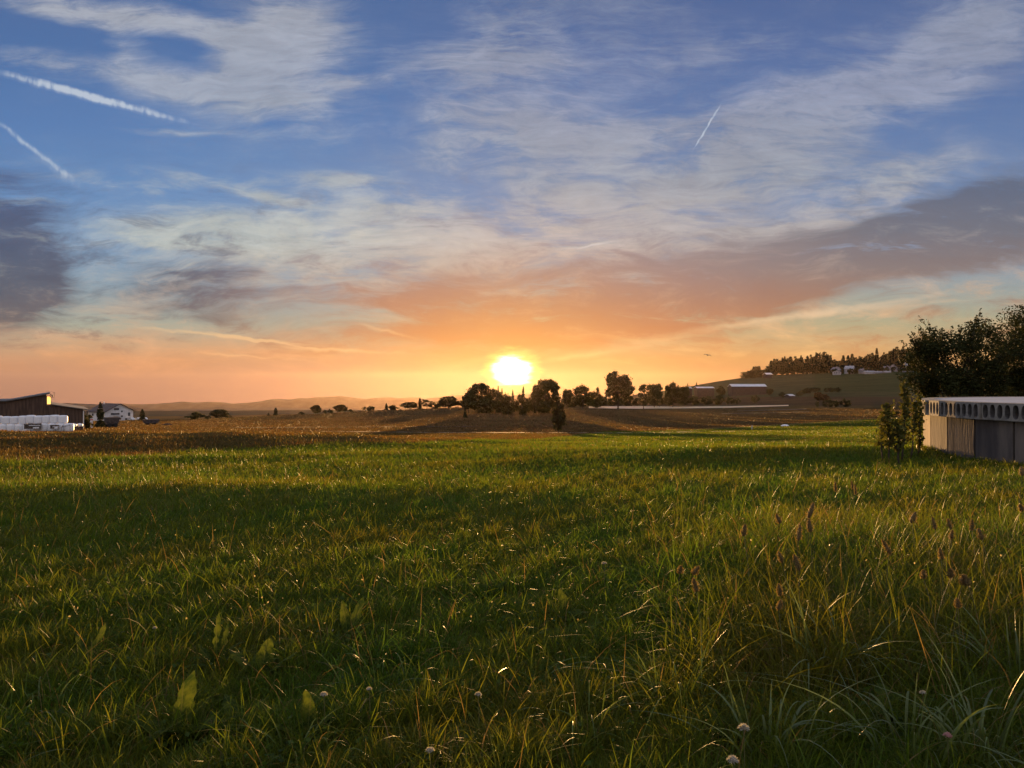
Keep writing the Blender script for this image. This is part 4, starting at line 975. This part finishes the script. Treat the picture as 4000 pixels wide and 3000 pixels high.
M['house_pale'] = mat_simple('pale_render', (0.55,0.54,0.57), 0.9, var=0.12, scale=0.3)
M['pale_tile'] = mat_simple('pale_roof', (0.30,0.30,0.33), 0.6, var=0.15, scale=0.4)
M['slate'] = mat_simple('slate_roof', (0.14,0.13,0.15), 0.55, var=0.25, scale=0.5, spec=0.5)
def house(px, ytop, ybase, wpx, D, rot, wallm, roofm, label, gable=True):
    X, Y, z = P(px, D); w = wpx*D/F; zt = EYE+(1500-ytop)/F*D-z; zb = EYE+(1500-ybase)/F*D-z; zb = min(zb, 0.5)
    eave = zb+(zt-zb)*0.62; l = w*0.9
    t = thing('village_house', (X, Y, z), label, 'house', 'houses of the hill village', rz=rot)
    MB().prism([(-w/2, zb-3), (w/2, zb-3), (w/2, eave), (0, zt-0.2), (-w/2, eave)], -l/2, l/2).build('wall', M[wallm], t)
    k = (zt-0.2-eave)/(w/2); ov = 0.6
    r1 = MB().prism([(-w/2-ov, eave-k*ov), (0, zt-0.2), (0, zt), (-w/2-ov, eave-k*ov+0.25)], -l/2-0.6, l/2+0.6).build('roof', M[roofm], t)
    MB().prism([(0, zt-0.2), (w/2+ov, eave-k*ov), (w/2+ov, eave-k*ov+0.25), (0, zt)], -l/2-0.6, l/2+0.6).build('roof', M[roofm], t)
    MB().box(w*0.18, 0, zt+0.1, 0.7, 0.7, 1.6).build('chimney', M[wallm], r1)
    for sx in (-0.28, 0.0, 0.28):
        MB().box(w*sx, -l/2-0.03, zb+(eave-zb)*0.62, w*0.13, 0.1, (eave-zb)*0.34).build('window', M['window'], t)
    MB().box(w/2+0.03, 0, zb+(eave-zb)*0.55, 0.1, l*0.3, (eave-zb)*0.3).build('window', M['window'], t)
hv = [(3266,1434,1447,28,1100,0.5,'house_grey','slate','leftmost house of the hill village, its grey roof above a pale house'),
 (3268,1447,1462,30,1080,-0.35,'house_grey','slate','pale gabled house at the lower left end of the village'),
 (3319,1429,1458,34,1095,0.9,'house_grey','pale_tile','big house with a curved-looking bright roof line, second from left in the village'),
 (3368,1440,1454,20,1090,0.3,'house_grey','slate','small pale gabled house between the big bright-roofed one and the long low one'),
 (3392,1448,1461,42,1075,1.45,'house_grey','pale_tile','long low house with a white eave in the bottom row of the village'),
 (3391,1440,1449,14,1100,0.2,'house_grey','slate','little house with a pale front just above the long low one'),
 (3430,1450,1461,26,1078,1.4,'house_grey','pale_tile','low house right of the long low one, bottom row'),
 (3463,1449,1460,26,1078,1.5,'house_grey','pale_tile','third low house of the bottom row, right of two white eaves'),
 (3462,1430,1444,26,1110,0.4,'house_grey','slate','pale house with a gable in the upper row, behind the third low house'),
 (3487,1424,1440,24,1118,-0.3,'house_grey','slate','grey house in the upper row beside the pale gabled one'),
 (3510,1436,1453,26,1100,0.7,'house_grey','slate','grey house in the middle row near the fruit tree'),
 (3534,1416,1430,28,1125,1.2,'house_grey','pale_tile','highest house of the village with a bright roof ridge'),
 (3542,1450,1462,34,1080,1.45,'house_grey','slate','low pale house at the right end of the bottom row'),
 (3577,1450,1461,24,1080,0.3,'house_grey','slate','low grey house half hidden by the left fruit tree'),
 (3605,1440,1452,26,1090,0.9,'house_grey','pale_tile','pale roof showing through the left fruit tree edge')]
for h in hv: house(*h)

# ------------------------------------------------------------------ grass
def blades(name, X, Y, h, w, rng, segs, tint, lean=0.35, curve=0.5, droop=0.35, mat='grass', zoff=0.0, az=None, build=True):
    n = len(X); Z = height(X, Y) + zoff
    az = rng.random(n)*2*PI if az is None else az
    fa = rng.random(n)*2*PI
    L = lean*(0.3+rng.random(n)); Cv = curve*rng.random(n)**1.3; Dr = droop*rng.random(n)**1.5
    t = np.linspace(0, 1, segs+1)[None, :]
    off = (L[:, None]*t + Cv[:, None]*t**2)*h[:, None]
    up = (t - Dr[:, None]*t**3 - 0.4*Cv[:, None]*t**2.5)*h[:, None]
    cx = X[:, None] + np.cos(az)[:, None]*off; cy = Y[:, None] + np.sin(az)[:, None]*off; cz = Z[:, None] + up - 0.01
    ww = w[:, None]*0.5*np.clip(1.06 - t**1.8, 0.05, 1)*(0.6+0.4*np.sin(np.clip(t*2.2, 0, 1)*PI/2))
    sx = np.cos(fa)[:, None]*ww; sy = np.sin(fa)[:, None]*ww
    A = np.stack([cx-sx, cy-sy, cz], -1); B = np.stack([cx+sx, cy+sy, cz], -1)
    V = np.stack([A, B], 2).reshape(-1, 3)
    base = (np.arange(n)*(segs+1)*2)[:, None]; k = np.arange(segs)[None, :]*2
    Q = np.stack([base+k, base+k+1, base+k+3, base+k+2], -1).reshape(-1, 4)
    col = np.repeat(tint, (segs+1)*2, axis=0)
    return V, Q, col
def merge(parts):
    V = []; Q = []; Cc = []; o = 0
    for v, q, c in parts: V.append(v); Q.append(q+o); Cc.append(c); o += len(v)
    return np.concatenate(V), np.concatenate(Q), np.concatenate(Cc)
def patch(X, Y, s, seed):           # cheap smooth noise for clumping
    r = np.random.default_rng(seed); v = np.zeros_like(X)
    for k in range(6):
        a = r.random()*PI*2; f = (0.6+1.8*r.random())/s; v += np.sin((X*math.cos(a)+Y*math.sin(a))*f*6.28 + r.random()*6.28)
    return v/6*1.6
def build_grass():
    rng = np.random.default_rng(21); parts = []
    def sample(n, d0, d1, extra=0.74):
        D = np.exp(rng.uniform(math.log(d0), math.log(d1), n)); S = rng.uniform(-extra, extra, n)
        return S*(D+1.3) + rng.normal(size=n)*0.02, D
    def tint_of(X, Y, n):
        base = field_tint(X, Y); green = base[:, 0] < 0.0605
        c = base*1.15
        gr = np.array([0.098, 0.130, 0.013]); 
        c[green] = gr
        v = rng.random(n)[:, None]
        yel = patch(X, Y, 3.0, 5)[:, None]
        c = c*(0.65+0.7*rng.random((n, 1)))
        c[:, 0:1] *= 1+0.30*yel+0.35*(v-0.5); c[:, 2:3] *= 0.8+0.4*rng.random((n, 1))
        dry = rng.random(n) < 0.035
        c[dry] = np.array([0.22, 0.15, 0.06])*(0.6+0.6*rng.random((int(dry.sum()), 1)))
        return np.clip(c, 0.003, 1)
    def right_tall(X, Y):           # share of rank, uncut growth to the right of the viewer
        s = X/np.maximum(Y, 0.1)
        a = np.clip((s-0.16)/0.2, 0, 1)*np.clip((9.6-Y)/2.5, 0, 1)*np.clip((Y-3.7)/0.7, 0.12, 1)
        return a
    # turf
    n = 430000; X, Y = sample(n, 2.2, 26)
    D = Y; pt = right_tall(X, Y); cl = np.clip(0.55+0.55*patch(X, Y, 0.8, 9)+0.35*patch(X, Y, 0.3, 19), 0.05, 1.6)
    keep = rng.random(n) < np.clip(0.45+0.6*cl, 0, 1); X, Y, D, pt, cl = X[keep], Y[keep], D[keep], pt[keep], cl[keep]; n = len(X)
    h = (0.05+0.10*cl)*(0.6+0.9*rng.random(n))*(1+0.7*pt); h = np.maximum(h, 0.04+D*0.0005)
    w = 0.0030*(0.7+0.7*rng.random(n)) + D*0.00055
    parts.append(blades('g', X, Y, h, w, rng, 3, tint_of(X, Y, n), 0.35, 0.7, 0.3))
    # longer arching blades
    n = 80000; X, Y = sample(n, 2.2, 13); pt = right_tall(X, Y); cl = patch(X, Y, 1.1, 12)
    keep = rng.random(n) < np.clip(0.22+0.30*cl+0.9*pt, 0.04, 1); X, Y, pt = X[keep], Y[keep], pt[keep]; n = len(X)
    keep = rng.random(n) < np.clip(1.35-Y/9+pt, 0.12, 1); X, Y, pt = X[keep], Y[keep], pt[keep]; n = len(X)
    h = (0.15+0.13*rng.random(n))*(1+0.7*pt)
    parts.append(blades('g', X, Y, h, 0.0045+0.003*rng.random(n)+Y*0.0003, rng, 6, tint_of(X, Y, n), 0.35, 1.0, 0.6))
    # rank grass at right, upright and tall
    n = 50000; X, Y = sample(n, 3.4, 10.5); pt = right_tall(X, Y)
    keep = rng.random(n) < pt*np.clip(0.45+1.1*patch(X, Y, 0.9, 3), 0.03, 1); X, Y = X[keep], Y[keep]; n = len(X)
    parts.append(blades('g', X, Y, 0.34+0.26*rng.random(n), 0.0045+0.003*rng.random(n)+Y*0.0002, rng, 8, tint_of(X, Y, n)*0.85, 0.22, 1.15, 0.75))
    # dry stems with pale tips
    n = 3600; X, Y = sample(n, 2.6, 14); pt = right_tall(X, Y)
    keep = rng.random(n) < 0.25+0.75*pt; X, Y, pt = X[keep], Y[keep], pt[keep]; n = len(X)
    parts.append(blades('g', X, Y, (0.22+0.2*rng.random(n))*(1+0.6*pt), 0.0022+Y*0.0002, rng, 5, np.array([[0.26,0.17,0.08]])*(0.5+0.8*rng.random((n, 1))), 0.35, 0.9, 0.6))
    V, Q, Cc = merge(parts)
    g = np_mesh('meadow_grass', V, Q, M['grass'], col=Cc, smooth=True); tag(g, 'rough green meadow grass covering the foreground', None, kind='stuff')
    # mown ley farther off
    parts = []
    n = 470000; D = np.exp(rng.uniform(math.log(16), math.log(430), n)); X = rng.uniform(-0.76, 0.76, n)*D; Y = D
    h = np.minimum(np.maximum(0.06+0.05*rng.random(n), D*0.0010), 0.13+D*0.0002)*np.clip(1+0.5*patch(X, Y, 6, 8)+0.3*patch(X*0.3, Y, 20, 18), 0.4, 1.7)
    parts.append(blades('g', X, Y, h, np.minimum(D*0.0011, 0.10+D*0.0006)*(0.6+0.8*rng.random(n)), rng, 2, tint_of(X, Y, n)*np.where(D > 110, 0.8, 1.0)[:, None], 0.5, 0.6, 0.2))
    V, Q, Cc = merge(parts)
    g = np_mesh('distant_turf', V, Q, M['grass'], col=Cc, smooth=True); tag(g, 'short turf and dry meadow growth of the middle field', None, kind='stuff')
    # broad small leaves low in the turf: clover and creeping weeds
    n = 60000; X, Y = sample(n, 2.6, 16); cl = patch(X, Y, 1.2, 31)
    keep = rng.random(n) < np.clip(0.25+0.9*cl, 0.03, 1); X, Y = X[keep], Y[keep]; n = len(X)
    Z = height(X, Y) + 0.03+0.07*rng.random(n)
    V, Q = leaf_quads(np.stack([X, Y, Z], 1), 0.020, rng, aspect=1.15, flat=0.3)
    t = np.array([[0.055, 0.095, 0.018]])*(0.6+0.8*rng.random((n, 1)))
    g = np_mesh('clover_leaves', V, Q, M['grass'], col=np.repeat(t, 4, axis=0)); tag(g, 'small round clover leaves low in the grass', None, kind='stuff')
    # tiny blossoms and seed tips catching the light
    n = 1200; X, Y = sample(n, 4.5, 13); keep = rng.random(n) < 0.5+0.5*right_tall(X, Y); X, Y = X[keep], Y[keep]; n = len(X)
    Z = height(X, Y)+0.12+0.14*rng.random(n)+0.25*right_tall(X, Y)*rng.random(n)
    V, Q = leaf_quads(np.stack([X, Y, Z], 1), 0.011, rng, aspect=1.3)
    t = np.array([[0.36, 0.31, 0.24]])*(0.6+0.5*rng.random((n, 1)))
    g = np_mesh('grass_blossoms', V, Q, M['grass'], col=np.repeat(t, 4, axis=0)); tag(g, 'tiny pale blossoms and seed tips sprinkled over the grass', None, kind='stuff')
build_grass()

# ------------------------------------------------------------------ countable plants of the foreground
def near_clump(px, y, n, h0, label, seed, spread=0.16, wid=0.013, tint=(0.10,0.135,0.045)):
    rng = np.random.default_rng(seed); D = EYE*F/(y-1500); X = (px-2000)/F*D
    Xs = X+rng.normal(size=n)*spread*0.5; Ys = D+rng.normal(size=n)*spread*0.5
    az = np.arctan2(Ys-D, Xs-X)+rng.normal(size=n)*0.5
    V, Q, c = blades('g', Xs, Ys, h0*(0.7+0.5*rng.random(n)), wid*(1.0 if px > 2900 else 0.6)*(0.7+0.6*rng.random(n)), rng, 10, np.array([tint if px > 2900 else (0.09, 0.125, 0.02)])*(0.7+0.6*rng.random((n, 1))), 0.25, 1.25, 0.75, az=az)
    o = np_mesh('grass_tussock', V, Q, M['broad_blade'], col=c, smooth=True); tag(o, label, 'grass tussock', 'tussocks of broad arching grass')
for a in [(3830,2990,46,0.50,'tussock of broad pale arching blades at the lower right corner',1),(3560,2960,34,0.46,'tussock of arching blades left of the one in the lower right corner',2),(3960,2700,34,0.52,'tussock with strongly bowed blades at the right edge',3),
 (3250,2640,40,0.48,'tussock with long leaning blades in the middle of the rank grass',4),(2650,2760,46,0.44,'bright green upright tussock right of the dark middle',5),(3000,2950,30,0.40,'low tussock beside the brightest white clover',6),
 (2300,2850,22,0.30,'small tussock at the bottom right of the middle',7),(1480,2700,22,0.28,'tussock with straw-coloured bent blades left of the middle',8),(1150,2960,20,0.28,'tussock at the bottom, below the upright oval leaf',9),
 (430,2960,20,0.26,'tussock at the bottom left below the big leaf',10),(120,2800,20,0.28,'tussock at the left picture edge',11),(2060,2650,18,0.26,'fine tussock in the very middle of the near grass',12)]: near_clump(*a)
# -- seed heads, clover, weeds
def near_pos(px, y, zh):            # ground point under something seen at a photograph row at height zh
    D = (EYE-zh)*F/(y-1500); return (px-2000)/F*D, D
def ribwort(px, y, zh, wpx, hpx, label, group, fuzzy=True):
    X, D = near_pos(px, y, zh); z = hz(X, D); r = np.random.default_rng(int(px+y))
    t = thing('seed_head_stalk', (X, D, z), label, 'seed head', group)
    lean = r.normal(size=2)*0.06; top = zh-z
    pts = [(lean[0]*k*k, lean[1]*k*k, top*k) for k in np.linspace(0, 1, 6)]
    MB().tube(pts, [0.0028, 0.0026, 0.0024, 0.0022, 0.002, 0.002], 5).build('stalk', M['stalk'], t)
    H = hpx*D/F; W = wpx*D/F*0.5; bx, by, bz = pts[-1]
    prof = [(0.001, -0.2), (0.6, -0.12), (1.0, 0.12), (0.95, 0.4), (0.7, 0.7), (0.35, 0.92), (0.001, 1.0)]
    hd = MB().lathe([(a*W*0.7, b*H*0.95) for a, b in prof], 10); o = hd.build('head', M['seed'], t, True); o.location = (bx, by, bz); o.rotation_euler = (r.normal()*0.15, r.normal()*0.25, 0)
    n = 170; th = r.random(n)*6.28; hh = r.random(n); rad = W*(0.95+0.3*r.random(n))*np.interp(hh, [0, 0.2, 0.5, 0.8, 1], [0.7, 1.05, 0.95, 0.6, 0.15])
    V, Q = leaf_quads(np.stack([rad*np.cos(th), rad*np.sin(th), hh*H*1.02-0.1*H], 1), 0.006, r, aspect=1.8)
    f = np_mesh('fuzz', V, Q, M['fuzz'], o)
SG = 'brown seed heads standing in the tall grass at right'
heads = [(3155,2005,26,58,'tallest brown seed head above the middle of the tall grass, leaning left'),(3174,2070,24,52,'brown seed head just below the tallest one'),(2930,2097,24,50,'brown seed head leaning left, leftmost of the big ones'),
 (3104,2100,22,62,'long upright seed head between the leftmost and the tallest'),(3125,2217,26,60,'dark pointed seed head in the middle cluster'),(3098,2189,20,44,'small seed head left above the dark pointed one'),(3104,2317,20,46,'lower seed head under the middle cluster'),
 (3060,2382,20,40,'lowest dark seed head of the left group'),(3033,2029,20,36,'faint round seed head left of the tallest one'),(3578,2043,26,44,'round fuzzy seed head with an arched stem, right half'),(3665,2065,16,48,'thin seed head in the right half cluster'),
 (3690,2095,18,34,'dark stubby seed head under the thin one'),(3722,2065,16,40,'slender seed head right of the thin one'),(3817,2075,18,44,'dark seed head alone near the right edge'),(3880,2108,22,44,'pale-tipped seed head next to the right edge'),
 (3690,2184,20,40,'seed head hanging in the middle of the right half'),(3641,2246,26,36,'dark seed head low in the right half, left of three'),(3668,2265,22,34,'dark seed head low in the right half, middle of three'),(3717,2268,24,38,'dark seed head low in the right half, right of three'),
 (3844,2282,26,42,'round dark seed head low by the right edge'),(3752,2357,22,36,'drooping dark seed head lowest at right'),(3940,1989,24,30,'lit seed head bending at the right edge'),(3272,1913,12,36,'sunlit grass ear on the skyline of the tall grass'),
 (3294,1921,10,38,'thin sunlit ear right beside the lit one on top'),(3337,1907,10,34,'small ear at the top of the tall grass'),(3983,1853,24,34,'reddish seed head highest at the right edge'),(3456,2157,20,70,'long slanting grass spike lit orange in the right half'),
 (2742,2304,24,50,'pinkish seed head low left of the tall grass'),(2651,2214,22,36,'pinkish round seed head at the left border of the tall grass'),(2636,2238,22,30,'pinkish seed head directly below the other at the left border')]
for x, y, w, h, lab in heads: ribwort(x, y, 0.50 if y < 2300 else 0.42, w, h, lab, SG)

def clover(px, y, zh, rpx, label, mat='clover'):
    X, D = near_pos(px, y, zh); z = hz(X, D); r = np.random.default_rng(int(px*3+y)); R = rpx*D/F
    t = thing('clover_flower', (X, D, z), label, 'flower', 'clover flowers in the near grass')
    MB().tube([(0,0,0),(0.004,0.002,(zh-z)*0.5),(0,0,zh-z)], 0.0016, 5).build('stalk', M['stalk'], t)
    n = 150; d = r.normal(size=(n, 3)); d /= np.linalg.norm(d, axis=1)[:, None]; d[:, 2] = np.abs(d[:, 2])*0.9-0.25
    c = d*R*0.65; b = np.cross(d, r.normal(size=(n, 3))); b /= np.linalg.norm(b, axis=1)[:, None]
    L = R*(0.45+0.2*r.random(n))[:, None]
    V = np.stack([c-d*0.3*L, c+b*R*0.10+d*L*0.3, c+d*L, c-b*R*0.10+d*L*0.3], 1).reshape(-1, 3)
    o = np_mesh('blossom', V, np.arange(4*n).reshape(-1, 4), M[mat], t); o.location = (0, 0, zh-z)
    MB().lathe([(0.001,-R*0.4),(R*0.5,-R*0.2),(R*0.55,R*0.2),(0.001,R*0.5)], 8).build('flower_core', M[mat], o, True)
for a in [(2905,2842,0.24,21,'white clover flower brightest, standing alone in the dark gap at lower right'),(2862,2968,0.20,22,'white clover flower at the bottom edge below the brightest one'),(1265,2712,0.20,14,'white clover flower left of centre near the bottom'),
 (1442,2690,0.20,10,'small white clover flower beside a bright bent blade'),(1868,2712,0.20,13,'white clover flower in the middle near a bent blade'),(1680,2930,0.18,17,'pinkish white clover flower at the bottom, left of the middle'),
 (3702,2872,0.20,16,'pink clover flower low in the right corner'),(3605,2705,0.24,12,'pale clover flower under an arched blade at right'),(2360,2200,0.28,10,'pale blossom at the left border of the rank grass'),(605,2452,0.16,8,'small white blossom on the left side in mid grass')]:
    clover(*a, mat='pinkclover' if 'pink clover' in a[4] else 'clover')

def dock_leaf_mesh(L, W, arch, rng, lobes=0.0):
    n, m = 22, 8; V = []; ph = rng.random()*6; tw = rng.normal()*0.25; bend = rng.normal()*0.12
    for i in range(n+1):
        t = i/n; pet = 0.12
        w = 0.004 if t < pet else W*0.5*max(0.0, math.sin(PI*min(1, ((t-pet)/(1-pet)))**0.75))**0.7
        w = max(0.0012, w*(1+(0.05+lobes)*math.sin(t*34+ph)+0.06*math.sin(t*15+ph*2)))
        zz = L*(t - 0.45*arch*t**2.4); ox = L*(0.25*t + arch*0.75*t**2)
        for j in range(m+1):
            s_ = (j/m)*2-1; a = tw*t
            lx = s_*w; ly = 0.22*abs(s_)*w + 0.07*W*abs(s_)**2*math.sin(t*19+s_*2+ph)
            V.append((lx*math.cos(a)-ly*math.sin(a)+bend*L*t*t, ox+lx*math.sin(a)+ly*math.cos(a), zz))
    idx = np.arange((n+1)*(m+1)).reshape(n+1, m+1)
    return np.array(V), np.stack([idx[:-1, :-1], idx[:-1, 1:], idx[1:, 1:], idx[1:, :-1]], -1).reshape(-1, 4)
def dock(px, y, leaves, label, seed, name='dock_plant'):
    X, D = near_pos(px, y, 0.0); z = hz(X, D); r = np.random.default_rng(seed)
    t = thing(name, (X, D, z), label, 'weed', 'broad-leaved weeds in the near grass')
    extra = [(r.random()*360, 0.25+0.6*r.random(), (0.5+0.3*r.random())*leaves[0][2], (0.6+0.3*r.random())*leaves[0][3], 0.5+0.5*r.random(), leaves[0][5]) for _ in range(4)]
    for (ang, tilt, L, W, arch, lobes) in leaves+extra:
        V, Q = dock_leaf_mesh(L, W, arch, r, lobes=lobes); V[:, 0] *= 0.9; V *= 0.88; o = np_mesh('leaf', V, Q, M['dock'], t, smooth=True)
        o.rotation_euler = (-tilt*0.6, 0, math.radians(ang)); o.location = (0, 0, 0.0)
dock(700,2895,[(10,-0.1,0.34,0.11,0.2,0.05),(100,0.7,0.26,0.09,0.4,0.05),(-70,0.8,0.22,0.09,0.4,0.03),(200,0.5,0.20,0.08,0.4,0.03)],'dock plant with a big upright yellow-green leaf in the lower left',1)
dock(930,2870,[(40,0.5,0.26,0.09,0.5,0.05),(-30,0.6,0.24,0.08,0.4,0.05),(120,0.9,0.22,0.09,0.3,0)],'dock plant with slanting toothed leaves right of the big upright leaf',2)
dock(1020,2660,[(0,0.15,0.26,0.12,0.2,0),(80,0.7,0.30,0.11,0.3,0),(-90,0.7,0.30,0.11,0.3,0),(150,0.4,0.22,0.1,0.3,0)],'dock plant with broad rounded leaves above the toothed one',3)
dock(845,2620,[(20,-0.05,0.36,0.05,0.15,0.25),(-20,0.25,0.30,0.05,0.3,0.25),(70,0.6,0.22,0.06,0.3,0.2),(190,0.3,0.24,0.05,0.3,0.2)],'spiky thistle-like weed with narrow toothed leaves in the left half',4,'thistle_plant')
dock(350,2610,[(-20,0.1,0.28,0.07,0.2,0.05),(60,0.5,0.26,0.07,0.3,0.05)],'weed with two narrow light leaves near the left edge',5)
dock(1360,2500,[(-25,0.3,0.34,0.08,0.4,0),(35,0.1,0.28,0.08,0.2,0)],'weed with a long light leaf slanting right, left of the middle',6)
dock(1200,2890,[(0,0.05,0.24,0.10,0.1,0),(100,0.9,0.2,0.1,0.3,0),(-60,0.9,0.2,0.09,0.3,0)],'dock plant with one upright oval leaf near the bottom, left of the middle',7)
dock(1920,2330,[(20,0.5,0.22,0.12,0.3,0),(-60,0.6,0.2,0.12,0.3,0)],'round-leaved weed in the middle of the meadow',8)
dock(2210,2420,[(0,0.1,0.26,0.10,0.2,0),(50,0.6,0.24,0.1,0.3,0)],'broad-leaved weed just right of the middle',9)
dock(2850,2890,[(30,0.6,0.22,0.12,0.3,0),(-50,0.7,0.22,0.12,0.3,0),(150,0.7,0.2,0.12,0.3,0)],'dark round-leaved weed beside the brightest white clover',10)
dock(3520,2830,[(10,0.6,0.26,0.15,0.4,0),(-80,0.8,0.24,0.13,0.3,0),(90,0.8,0.24,0.13,0.3,0)],'dark broad-leaved weed low in the right corner',11)
dock(3640,2620,[(-30,0.4,0.26,0.05,0.3,0.1),(60,0.2,0.30,0.06,0.3,0.1)],'light slanting weed leaves in the rank grass at right',12)

# ------------------------------------------------------------------ air
def build_haze():
    m = bpy.data.materials.new('evening_haze'); m.use_nodes = True; N = NT(m.node_tree)
    v = N.node('ShaderNodeVolumePrincipled'); v.inputs['Color'].default_value = (0.95, 0.70, 0.58, 1)
    v.inputs['Density'].default_value = HAZE_D; v.inputs['Anisotropy'].default_value = HAZE_G
    o = N.node('ShaderNodeOutputMaterial'); N.l.new(v.outputs[0], o.inputs['Volume'])
    h = MB().box(0, 4210, (HAZE_TOP-380)/2, 23000, 8620, HAZE_TOP+380).build('haze', m); h.visible_shadow = True
    tag(h, kind='stuff')
HAZE_D = 0.07e-4; HAZE_G = 0.74; HAZE_TOP = 110.0
build_haze()
